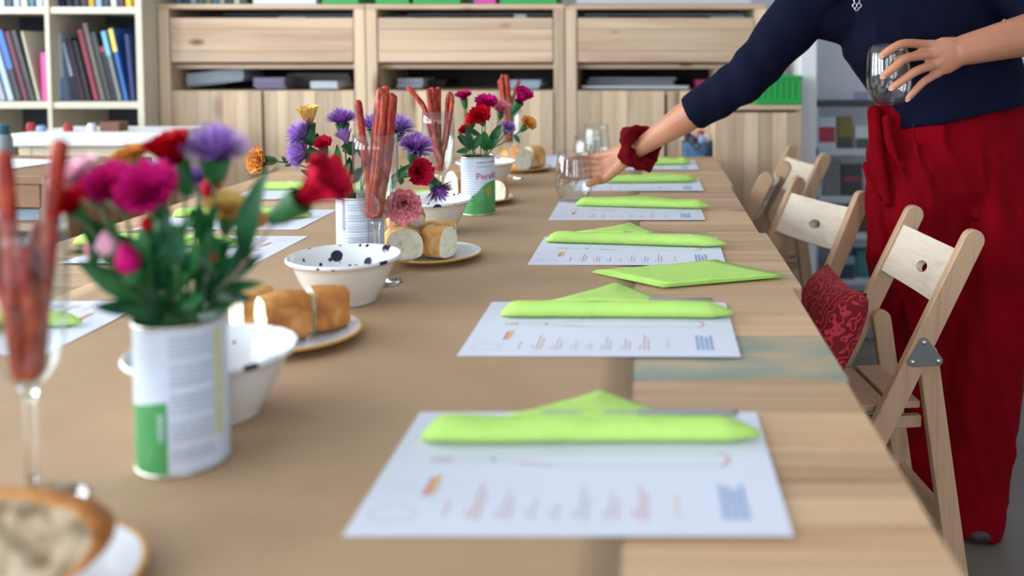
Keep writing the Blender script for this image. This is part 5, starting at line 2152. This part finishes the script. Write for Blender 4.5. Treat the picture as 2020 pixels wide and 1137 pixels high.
def pine_cabinet(x0, x1, label):
    w = x1 - x0
    D = 0.5
    root = empty('pine_cabinet', ((x0 + x1) / 2, YC + D / 2, 0))
    tag(root, label, 'cabinet', 'pine cabinets along the back wall')
    zt, zb = zc(8), zc(18)
    f = -D / 2
    for s in (-1, 1):
        box('side_panel', (s * (w / 2 - 0.023), 0, zb / 2), (0.044, D, zb), M['pine_v'], root, bevel=0.002)
    box('top_board', (0, 0, (zt + zb) / 2), (w, D, zt - zb), M['pine_h'], root, bevel=0.002)
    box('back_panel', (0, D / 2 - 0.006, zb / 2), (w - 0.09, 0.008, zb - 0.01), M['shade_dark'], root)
    z2 = zc(178)
    box('shelf', (0, 0.01, z2 - 0.012), (w - 0.09, D - 0.04, 0.018), M['pine_h'], root)
    zs = zc(127)
    box('shelf', (0, 0.02, zs - 0.009), (w - 0.09, D - 0.06, 0.018), M['pine_h'], root)
    # tray drawer with a front of three boards
    z0, z1 = zc(123), zc(35)
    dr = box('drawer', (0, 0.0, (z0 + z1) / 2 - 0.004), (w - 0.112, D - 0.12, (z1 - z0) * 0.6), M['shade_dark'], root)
    dr['label'] = 'pine tray drawer'
    hs = (0.25, 0.5, 0.25)
    zz = z0
    for h in hs:
        hh = (z1 - z0) * h
        b = box('front_board', (0, f + 0.012, zz + hh / 2 - ((z0 + z1) / 2 - 0.004)), (w - 0.098, 0.018, hh - 0.001), M['pine_h'], dr, bevel=0.0015)
        zz += hh
    # two doors of upright boards
    dz0, dz1 = 0.09, zc(179)
    dw = (w - 0.094) / 2
    for s in (-1, 1):
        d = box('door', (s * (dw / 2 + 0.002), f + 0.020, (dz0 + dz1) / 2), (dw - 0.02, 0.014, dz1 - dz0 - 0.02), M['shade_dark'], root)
        n = 7
        bw = (dw - 0.006) / n
        for k_ in range(n):
            box('board', (-(dw - 0.006) / 2 + bw * (k_ + 0.5), -0.014, 0), (bw - 0.0006, 0.018, dz1 - dz0), M['pine_v'], d, bevel=0.001)
        kb = bmesh.new()
        add_lathe(kb, [(0, 0.024), (0.012, 0.022), (0.014, 0.016), (0.008, 0.008), (0.007, 0)], 14)
        finish('knob', kb, M['pine_v'], d, smooth=True, loc=(-s * (dw / 2 - 0.035), -0.023, 0.12), rot=(PI / 2, 0, 0))
    box('plinth', (0, f + 0.03, 0.045), (w - 0.09, 0.02, 0.08), M['pine_h'], root)
    return root


def xc_(px):
    return xat(px, YC)


CX0 = [xc_(313), xc_(722), xc_(1115), xc_(1512)]
cabl = ['pine cabinet with tray drawer at the left, next to the bookcase', 'pine cabinet in the middle, behind the sausage flutes', 'pine cabinet at the right, behind the reaching arm']
for i in range(3):
    pine_cabinet(CX0[i] + 0.001, CX0[i + 1] - 0.001, cabl[i])

# low pine cabinet with the green crate
lc = empty('low_pine_cabinet', (0.4175, 3.585, 0))
tag(lc, 'low pine cabinet with a plain door standing in front at the right', 'cabinet')
ht = at(CX, 217, 3.45).z
w = 0.325
for s in (-1, 1):
    box('side_panel', (s * (w / 2 - 0.009), 0.01, ht / 2), (0.018, 0.25, ht), M['pine_v'], lc, bevel=0.001)
box('top_board', (0, 0.0, ht + 0.009), (w, 0.27, 0.018), M['pine_h'], lc, bevel=0.001)
box('back_panel', (0, 0.128, ht / 2), (w - 0.04, 0.008, ht - 0.01), M['pine_v'], lc)
dd = box('door', (0, -0.115, ht / 2), (w - 0.02, 0.012, ht - 0.05), M['shade_dark'], lc)
for k_ in range(6):
    box('board', (-w / 2 + w / 6 * (k_ + 0.5), -0.013, 0), (w / 6 - 0.0006, 0.016, ht - 0.02), M['pine_v'], dd, bevel=0.001)


def crate(label, c, wx, wy, h, group=None, ribs=8):
    root = empty('plastic_crate', c)
    tag(root, label, 'crate', group)
    bm = bmesh.new()
    t = 0.004
    add_box(bm, (0, 0, t / 2 + 0.001), (wx - 0.012, wy - 0.012, t))
    for s in (-1, 1):
        add_box(bm, (s * (wx / 2 - 0.006), 0, h / 2), (t, wy - 0.012, h - 0.004))
        add_box(bm, (0, s * (wy / 2 - 0.006), h / 2), (wx - 0.012, t, h - 0.004))
    finish('shell', bm, M['crate_green'], root)
    bm = bmesh.new()
    for s in (-1, 1):
        add_box(bm, (s * (wx / 2 - 0.005), 0, h - 0.008), (0.012, wy, 0.014), bevel=0.002)
        add_box(bm, (0, s * (wy / 2 - 0.005), h - 0.008), (wx, 0.012, 0.014), bevel=0.002)
        add_box(bm, (0, s * (wy / 2 - 0.005), 0.012), (wx - 0.004, 0.010, 0.022), bevel=0.002)
    finish('rim', bm, M['crate_green'], root)
    for k_ in range(ribs):
        box('rib', (-wx / 2 + wx / ribs * (k_ + 0.5), -wy / 2 + 0.003, h / 2), (0.008, 0.006, h - 0.045), M['crate_green'], root, bevel=0.001)
    return root


a, b = at(1488, 200, 3.50), at(1581, 200, 3.50)
crate('bright green ribbed plastic crate on top of the low pine cabinet', ((a.x + b.x) / 2, 3.585, ht + 0.019), b.x - a.x, 0.22, 0.108)

# things standing on top of the cabinets (only their lower edges show)
ZT = zc(8) + 0.001
for px0, px1, lab in ((632, 706, 'green plastic crate on the cabinet top, leftmost of the row'), (738, 806, 'green plastic crate on the cabinet top, second of the row'), (812, 908, 'green plastic crate on the cabinet top, left of the pink box'), (984, 1098, 'green plastic crate on the cabinet top, right of the pink box')):
    x0, x1 = xc_(px0), xc_(px1)
    crate(lab, ((x0 + x1) / 2, 3.93, ZT), x1 - x0, 0.30, 0.16, 'green crates on the cabinet top')


def book(label, c, th, h, d, colr, lean=0.0, group=None, name='book', band=None):
    """upright book: spine toward the viewer, c = bottom centre of the spine"""
    key = 'cover_%02x%02x%02x' % tuple(colr)
    if key not in M:
        M[key] = plain(key, colr, 0.55)
    root = empty(name, c)
    root.rotation_euler = (0, lean, 0)
    tag(root, label, 'book', group)
    bm = bmesh.new()
    bt = min(0.003, th * 0.2)
    for s in (-1, 1):
        add_box(bm, (s * (th / 2 - bt / 2), d / 2, h / 2), (bt, d, h))
    add_box(bm, (0, bt / 2, h / 2), (th, bt, h), bevel=bt * 0.3)
    finish('cover', bm, M[key], root)
    box('pages', (0, d / 2 + 0.002, h / 2), (th - 2 * bt, d - 0.008, h - 0.008), PAGES, root)
    if band:
        k2 = 'cover_%02x%02x%02x' % tuple(band[0])
        if k2 not in M:
            M[k2] = plain(k2, band[0], 0.55)
        z0, z1 = band[1] * h, band[2] * h
        box('spine_label', (0, -0.0006, (z0 + z1) / 2), (th * 0.96, 0.001, z1 - z0), M[k2], root)
    return root


x = xc_(338)
rng = random.Random(3)
bcols = [((70, 96, 130), 'slate blue'), ((40, 60, 70), 'dark teal'), ((120, 140, 150), 'grey blue'), ((50, 80, 60), 'dark green'), ((110, 100, 90), 'taupe'), ((60, 100, 140), 'blue'), ((150, 150, 130), 'sage'), ((30, 40, 60), 'navy'), ((180, 170, 150), 'beige'), ((60, 70, 50), 'olive')]
for k_, (cc, cn) in enumerate(bcols):
    th = rng.uniform(0.024, 0.034)
    book('%s book standing on the left cabinet top' % cn, (x + th / 2, 3.80, ZT), th, 0.24, 0.17, cc, 0, 'books on the left cabinet top')
    x += th + 0.0015
box_w = empty('paper_stack', (xc_(558), 3.93, ZT))
tag(box_w, 'stack of white paper on the cabinet top left of the green crates', 'paper stack')
for k_ in range(6):
    box('sheet_bundle', (0.004 * math.sin(k_ * 2.1), 0.003 * math.cos(k_ * 3), 0.012 + 0.024 * k_), (xc_(624) - xc_(494) - 0.01, 0.30, 0.023), M['paper'], box_w, bevel=0.002)


def simple_box(label, c, s, colr, lid=True, cat='box', name='storage_box', group=None, rz=0.0, rough=0.5):
    key = 'tone_%02x%02x%02x' % tuple(colr)
    if key not in M:
        M[key] = plain(key, colr, rough)
    root = empty(name, c, rz)
    tag(root, label, cat, group)
    box('body', (0, 0, s[2] * 0.5), (s[0], s[1], s[2]), M[key], root, bevel=min(s) * 0.05)
    if lid:
        box('lid', (0, 0, s[2] * 0.93), (s[0] * 1.03, s[1] * 1.03, s[2] * 0.16), M[key], root, bevel=min(s) * 0.03)
    return root


simple_box('magenta storage box on the cabinet top between green crates', ((xc_(932) + xc_(978)) / 2, 3.93, ZT), (xc_(976) - xc_(934), 0.26, 0.14), (206, 70, 160))
simple_box('long pale grey box on the right cabinet top', ((xc_(1130) + xc_(1490)) / 2, 3.95, ZT), (xc_(1485) - xc_(1135), 0.28, 0.10), (190, 190, 200))

# papers and folders in the open cabinet bays


def papers(label, px0, px1, py_base, Y, h, colr, n=5, tilt=0.0, rz=0.0, d=0.22, cat='papers', name='paper_stack'):
    key = 'tone_%02x%02x%02x' % tuple(colr)
    if key not in M:
        M[key] = plain(key, colr, 0.6)
    x0, x1 = xat(px0, Y), xat(px1, Y)
    root = empty(name, ((x0 + x1) / 2, Y + d / 2, py_base), rz)
    root.rotation_euler = (0, tilt, rz)
    tag(root, label, cat, 'papers in the open cabinet bays')
    r_ = random.Random(int(px0))
    for k_ in range(n):
        o = box('sheet_bundle', (r_.uniform(-0.006, 0.006), r_.uniform(-0.01, 0.01), h / n * (k_ + 0.5)), (abs(x1 - x0), d, h / n * 0.9), M[key], root)
        o.rotation_euler = (0, 0, r_.uniform(-0.05, 0.05))


zs2 = zc(178) + 0.0035
papers('tilted stack of pale blue paper in the left cabinet bay', 368, 480, zs2 + 0.018, 3.84, 0.055, (150, 160, 172), 6, -0.12)
papers('lavender papers in the left cabinet bay', 500, 560, zs2, 3.83, 0.045, (128, 122, 150), 5)
papers('white box file at the right of the left cabinet bay', 615, 668, zs2, 3.83, 0.03, (196, 204, 216), 3)
papers('dark cloth bundle behind the white box file', 570, 690, zs2, 4.0, 0.06, (92, 88, 86), 4)
papers('small white paper stack in the middle cabinet bay', 782, 832, zs2, 3.9, 0.04, (190, 194, 210), 3)
papers('black portfolio folder in the middle cabinet bay', 750, 880, zs2, 4.02, 0.03, (44, 36, 40), 3)
papers('light blue box in the middle cabinet bay', 1006, 1066, zs2, 3.84, 0.035, (150, 168, 190), 3)
papers('flat grey folders in the right cabinet bay', 1160, 1330, zs2, 3.86, 0.045, (120, 122, 128), 6)
papers('white paper sheets along the right bay front', 1150, 1360, zs2, 3.80, 0.012, (204, 206, 214), 2, d=0.06)
papers('pink folder in the right cabinet bay', 1372, 1410, zs2, 3.83, 0.035, (176, 40, 100), 3)
papers('cream paper bag at the right end of the right bay', 1408, 1440, zs2, 3.86, 0.085, (214, 196, 160), 3)
# things peeking over the tray drawers
zd = zc(44)
for lab, p0, p1, colr, hh in (('white note block peeking over the left tray drawer', 548, 600, (190, 186, 196), 0.045), ('dark green folder over the left tray drawer', 606, 700, (70, 84, 76), 0.05),
                              ('grey blue papers over the middle tray drawer', 760, 810, (120, 136, 150), 0.045), ('white crumpled paper over the middle tray drawer', 842, 880, (206, 206, 210), 0.04),
                              ('white cloth over the right end of the middle tray drawer', 1016, 1040, (220, 218, 214), 0.055), ('blue grey folders over the right tray drawer', 1138, 1200, (116, 128, 150), 0.045),
                              ('white paper roll over the right tray drawer', 1300, 1345, (206, 204, 200), 0.04), ('pale papers at the right end of the right tray drawer', 1405, 1470, (176, 182, 196), 0.045)):
    papers(lab, p0, p1, zd - 0.017, 3.86, hh, colr, 3, d=0.16)

# blue bag on a stool between the cabinets
bgx, bgy = xat(1376, 3.55), 3.58
bag = empty('cloth_bag', (bgx, bgy, 0))
tag(bag, 'blue and dark bag of scraps standing behind the far table end', 'bag')
bm = bmesh.new()
zt_ = at(CX, 268, 3.5).z
add_lathe(bm, [(0, 0.002), (0.050, 0.002), (0.056, 0.02), (0.058, 0.3), (0.055, 0.6), (0.060, zt_ - 0.03), (0.056, zt_ - 0.028), (0.05, zt_ - 0.1)], 24, rfun=lambda a_, z_: 1 + 0.05 * math.sin(5 * a_ + z_ * 9))
M['bag_blue'] = noise_ramp('bag_blue', [(0.35, (40, 60, 90)), (0.5, (70, 110, 150)), (0.6, (40, 44, 60)), (0.75, (150, 170, 190))], 14, 0.7, 0.2)
finish('bag_body', bm, M['bag_blue'], bag, smooth=True)
r_ = random.Random(8)
for k_ in range(6):
    bm = bmesh.new()
    a0 = k_ * 1.05
    add_tube(bm, [(0.025 * math.cos(a0), 0.025 * math.sin(a0), zt_ - 0.09), (0.035 * math.cos(a0), 0.035 * math.sin(a0), zt_ - 0.02 + 0.02 * r_.random())], [0.018, 0.015], 8, 2)
    key = ['paper', 'jar_red', 'ink_blue', 'shade_dark', 'ink_dark', 'ink_blue'][k_]
    finish('scrap', bm, M[key], bag, smooth=True)

# ================================================================== bookcase on the left
YB = 3.64
XR = xat(284, YB)
P_ = 0.374
bc_ = empty('bookcase', (XR - 0.6, YB + 0.195, 0))
tag(bc_, 'pale birch cube bookcase full of books at the left', 'bookcase')
xr = 0.6
cols_x = [xr - 0.015, xat(96, YB) - (XR - 0.6), xat(96, YB) - (XR - 0.6) - 0.374, xat(96, YB) - (XR - 0.6) - 0.748]
zsh = [at(CX, 208, YB).z - P_ * 2, at(CX, 208, YB).z - P_, at(CX, 208, YB).z, at(CX, 20, YB).z, at(CX, 20, YB).z + P_, at(CX, 20, YB).z + 2 * P_]
tt = 0.018
for i, xx in enumerate(cols_x):
    wd = 0.026 if i in (0, 3) else tt
    box('upright', (xx, 0, (zsh[0] + zsh[-1]) / 2), (wd, 0.39, zsh[-1] - zsh[0] + 0.03), M['birch'], bc_, bevel=0.001)
for z in zsh:
    box('shelf', ((cols_x[0] + cols_x[3]) / 2, 0.002, z), (cols_x[0] - cols_x[3] - 0.02, 0.384, 0.026), M['birch_h'], bc_, bevel=0.001)
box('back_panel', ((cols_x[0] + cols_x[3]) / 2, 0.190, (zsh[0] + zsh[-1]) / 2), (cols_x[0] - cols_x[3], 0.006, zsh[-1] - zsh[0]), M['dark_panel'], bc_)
box('foot_plinth', ((cols_x[0] + cols_x[3]) / 2, 0, (zsh[0] - 0.015) / 2), (cols_x[0] - cols_x[3], 0.36, zsh[0] - 0.015), M['birch_h'], bc_)
zb2 = zsh[2] + 0.0135
zb3 = zsh[3] + 0.0135


def bk(label, px, py_top, th_px, colr, lean_deg, band=None, z0=zb2, group='books in the lower cube row of the bookcase', Y=YB + 0.06):
    sc_ = Y / F
    ztop = at(CX, py_top, Y).z
    ln = math.radians(lean_deg)
    h = (ztop - z0) / max(0.5, math.cos(ln))
    th = th_px * sc_
    lift = abs(math.sin(ln)) * th / 2
    return book(label, (xat(px, Y), Y, z0 + lift + 0.0005), th, h - lift, 0.20, colr, ln, group, band=band)


LN = -12
bk('pale blue book upright beside the bookcase divider', 110, 72, 11, (120, 150, 190), -1.5)
bk('white and blue book second from the divider', 122, 68, 11, (176, 190, 214), -1.5, ((90, 130, 186), 0.0, 0.35))
bk('white topped narrow book leaning in the right cube', 151, 84, 8, (170, 184, 206), -12, ((24, 28, 40), 0.0, 0.42))
bk('dark purple book leaning in the right cube', 162, 76, 11, (52, 28, 54), LN)
bk('black book beside the dark purple one', 174, 80, 10, (26, 26, 32), LN)
bk('crimson book leaning in the right cube', 189, 58, 11, (140, 40, 66), LN)
bk('taupe grey book leaning beside the crimson one', 202, 46, 10, (108, 100, 94), LN)
bk('thick dark grey book leaning in the right cube', 214, 64, 11, (56, 60, 60), LN)
bk('short black book with red top in the right cube', 225, 92, 9, (38, 26, 32), LN, ((150, 40, 50), 0.9, 1.0))
bk('light blue and grey book near the right side', 235, 62, 9, (120, 128, 134), LN, ((110, 180, 214), 0.65, 1.0))
bk('blue book with yellow top at the right', 248, 57, 9, (36, 96, 170), LN + 1, ((226, 200, 90), 0.68, 1.0))
bk('navy book standing at the right side of the cube', 261, 68, 9, (34, 44, 100), -4)
bk('pale grey book at the far left edge', 4, 84, 11, (170, 172, 184), -14)
bk('light blue white book at the far left', 20, 88, 12, (176, 196, 222), -14)
bk('blue topped dark book in the left cube', 36, 60, 12, (60, 44, 56), -14, ((60, 110, 180), 0.45, 1.0))
bk('maroon book in the left cube', 50, 62, 11, (96, 36, 56), -14)
bk('dark grey book in the left cube', 63, 60, 11, (62, 58, 66), -14)
bk('beige spined book leaning in the left cube', 75, 62, 6, (190, 184, 160), -12)
bk('bright pink book standing in the left cube', 87, 104, 13, (206, 70, 140), 0)
top = [((214, 220, 226), 'white'), ((60, 80, 96), 'slate'), ((176, 190, 206), 'pale blue'), ((220, 220, 214), 'cream white'), ((70, 110, 130), 'teal'), ((190, 200, 210), 'silver')]
for k_, (cc, cn) in enumerate(top):
    bk('%s book on the top shelf in the left cube' % cn, 8 + 15 * k_, -120, 12, cc, -3, None, zb3, 'books on the upper cube row')
top2 = [((200, 204, 210), 'white'), ((30, 44, 80), 'navy'), ((40, 40, 46), 'black'), ((30, 36, 60), 'dark blue'), ((60, 50, 60), 'plum'), ((206, 160, 40), 'yellow'), ((150, 170, 200), 'pale blue'), ((30, 50, 70), 'petrol'), ((200, 210, 216), 'light grey'), ((70, 30, 40), 'maroon'), ((224, 180, 40), 'golden yellow')]
for k_, (cc, cn) in enumerate(top2):
    bk('%s book on the top shelf in the right cube' % cn, 112 + 14.6 * k_, -110 + 12 * (k_ % 3), 12, cc, -3, None, zb3, 'books on the upper cube row')

# white desk with thick cream apron in front of the bookcase
wd_ = empty('white_desk', ((xat(18, 3.2) + xat(322, 3.2)) / 2, 3.36, 0))
tag(wd_, 'white desk with a thick white top and cream apron in front of the bookcase', 'desk')
dz = at(CX, 264, 3.2).z
dw_ = xat(322, 3.2) - xat(18, 3.2)
box('top', (0, 0, dz - 0.022), (dw_, 0.34, 0.044), M['white_gloss'], wd_, bevel=0.004)
box('apron', (0, -0.14, dz - 0.11), (dw_ - 0.05, 0.02, 0.13), M['cream'], wd_, bevel=0.002)
for sx in (-1, 1):
    for sy in (-1, 1):
        box('leg', (sx * (dw_ / 2 - 0.04), sy * 0.13, (dz - 0.045) / 2), (0.045, 0.045, dz - 0.045), M['cream'], wd_, bevel=0.002)
for k_, (px, colr, h, lab) in enumerate(((58, 'jar_red', 0.030, 'orange red paint pot on the white desk, leftmost'), (78, 'ink_blue', 0.020, 'pale blue paint pot on the white desk'), (131, 'jar_red', 0.026, 'red paint pot on the white desk below the crimson book'), (178, 'paper', 0.028, 'white paint pot on the white desk'))):
    bm = bmesh.new()
    add_lathe(bm, [(0, 0), (0.014, 0), (0.016, h * 0.1), (0.016, h * 0.75), (0.012, h * 0.8), (0.012, h), (0, h)], 16)
    o = finish('paint_pot', bm, M[colr], None, smooth=True, loc=(xat(px, 3.3), 3.3, dz + 0.0005), angle=0.7)
    tag(o, lab, 'pot', 'small pots on the white desk')
simple_box('low brown tray on the white desk near the bookcase end', (xat(222, 3.32), 3.32, dz + 0.0005), (0.07, 0.06, 0.032), (110, 60, 40), cat='tray', name='wooden_tray')
# grey bottle with teal cap at the left edge
bt = empty('bottle', (xat(4, 3.05), 3.05, 0.62))
tag(bt, 'grey bottle with a teal cap at the left edge beside the white desk', 'bottle')
bm = bmesh.new()
add_lathe(bm, [(0, 0), (0.022, 0), (0.024, 0.01), (0.024, 0.22), (0.018, 0.24), (0, 0.24)], 20)
M['bottle_grey'] = plain('bottle_grey', (130, 134, 140), 0.4)
M['teal'] = plain('teal', (30, 90, 100), 0.4)
finish('bottle_body', bm, M['bottle_grey'], bt, smooth=True, angle=0.7)
bm = bmesh.new()
add_lathe(bm, [(0.018, 0.235), (0.019, 0.24), (0.019, 0.27), (0, 0.272)], 20)
finish('cap', bm, M['teal'], bt, smooth=True, angle=0.7)

# low open wooden shelf at the left of the table
ws = empty('low_shelf', (-1.78, 2.50, 0), -0.10)
tag(ws, 'low brown wooden shelf unit left of the table, cut by the picture edge', 'shelf unit')
sh_z = [0.10, 0.36, 0.60, 0.705]
box('top_board', (0, 0, 0.815), (0.66, 0.42, 0.022), M['walnut'], ws, bevel=0.002)
box('front_apron', (0, -0.195, 0.775), (0.62, 0.016, 0.06), M['walnut'], ws, bevel=0.002)
for s in (-1, 1):
    box('side_panel', (s * 0.315, 0.0, 0.402), (0.022, 0.40, 0.804), M['walnut'], ws, bevel=0.002)
for z in (0.10, 0.40, 0.705):
    box('shelf', (0, 0.0, z - 0.01), (0.606, 0.39, 0.018), M['table_edge'], ws)
pp_ = box('white_paper', (-1.80, 2.47, 0.828), (0.36, 0.26, 0.003), M['paper'])
pp_.rotation_euler = (0, 0, -0.2)
tag(pp_, 'white paper lying on the low brown shelf unit', 'paper')
simple_box('pale blue tray in the low shelf unit', (-1.64, 2.42, 0.7055), (0.26, 0.2, 0.030), (150, 170, 190), False, 'tray', 'shallow_tray', rz=-0.1)
simple_box('dark blue box in the low shelf unit', (-1.56, 2.55, 0.7055), (0.08, 0.1, 0.045), (70, 80, 110), rz=-0.1)
for k_, (cc, cn) in enumerate([((90, 130, 140), 'grey teal'), ((40, 70, 90), 'dark blue'), ((160, 190, 196), 'pale aqua'), ((70, 60, 60), 'brown'), ((110, 150, 160), 'light teal')]):
    book('%s book low in the brown shelf unit' % cn, (-1.56 - 0.032 * k_, 2.325 + 0.004 * k_, 0.4005), 0.028, 0.26, 0.18, cc, 0, 'books in the low shelf unit')

# ================================================================== magazine rack on the right
YR = 3.98
rx0, rx1 = xat(1612, YR), xat(1790, YR)
rk = empty('magazine_rack', ((rx0 + rx1) / 2, YR + 0.15, 0))
tag(rk, 'grey metal magazine rack against the pale wall behind the person', 'rack')
rw = rx1 - rx0
for sx in (-1, 1):
    for sy in (-1, 1):
        box('post', (sx * rw / 2, sy * 0.13, 0.47), (0.022, 0.022, 0.94), M['rack_grey'], rk, bevel=0.002)
ZRK = [at(CX, y_, YR).z for y_ in (208, 304, 398, 470, 560)]
for i, z in enumerate(ZRK):
    s_ = box('shelf', (0, 0, z), (rw, 0.27, 0.012), M['rack_grey'], rk)
    box('front_lip', (0, -0.138, 0.008), (rw, 0.006, 0.030), M['rack_dark'] if i == 0 else M['rack_grey'], s_)


def on_rack(lab, px0, px1, shelf, h, colr, band=None, d=0.03, lean=0.12, cat='magazine', name='magazine'):
    key = 'tone_%02x%02x%02x' % tuple(colr)
    if key not in M:
        M[key] = plain(key, colr, 0.5)
    x0, x1 = xat(px0, YR + 0.05), xat(px1, YR + 0.05)
    root = empty(name, ((x0 + x1) / 2, YR + 0.06, ZRK[shelf] + 0.0065))
    root.rotation_euler = (-lean, 0, 0)
    tag(root, lab, cat, 'magazines on the grey rack')
    box('cover', (0, 0, h / 2), (x1 - x0, d, h), M[key], root, bevel=0.002)
    if band:
        k2 = 'tone_%02x%02x%02x' % tuple(band[0])
        if k2 not in M:
            M[k2] = plain(k2, band[0], 0.5)
        box('cover_picture', (0, -d / 2 - 0.0008, h * (band[1] + band[2]) / 2), ((x1 - x0) * 0.9, 0.0012, h * (band[2] - band[1])), M[k2], root)


on_rack('white magazine with red headline on the rack top row', 1615, 1651, 1, 0.15, (200, 210, 222), ((170, 30, 60), 0.25, 0.7))
on_rack('olive yellow magazine on the rack top row', 1654, 1684, 1, 0.15, (120, 110, 30), ((60, 60, 40), 0.0, 0.4))
on_rack('white magazine leaning at the right of the rack top row', 1688, 1725, 1, 0.11, (206, 208, 212), ((70, 70, 80), 0.1, 0.5))
on_rack('dark magazine on the second rack row', 1664, 1705, 2, 0.15, (50, 44, 52), ((150, 40, 60), 0.5, 0.62))
on_rack('grey brown magazine on the second rack row', 1626, 1662, 2, 0.16, (112, 110, 112))
on_rack('white sheet hanging over the second rack row', 1606, 1626, 2, 0.17, (200, 216, 224), d=0.004, lean=0.05)
on_rack('white box file on the third rack row', 1648, 1690, 3, 0.12, (200, 204, 210), ((60, 60, 66), 0.1, 0.8), d=0.10, lean=0)
on_rack('dark brown box on the third rack row', 1692, 1740, 3, 0.11, (70, 50, 46), d=0.1, lean=0)
on_rack('teal box on the fourth rack row', 1690, 1735, 4, 0.13, (60, 110, 116), d=0.1, lean=0)
on_rack('pale blue box on the fourth rack row', 1650, 1688, 4, 0.11, (120, 150, 170), ((40, 60, 76), 0.1, 0.7), d=0.1, lean=0)
on_rack('lilac leaflet standing on top of the rack', 1686, 1716, 0, 0.05, (150, 150, 180), d=0.01, lean=0.1)
simple_box('grey storage bin on the floor below the rack', (xat(1700, 3.7), 3.70, 0.0), (0.30, 0.22, 0.11), (120, 128, 138), cat='bin', name='storage_bin')
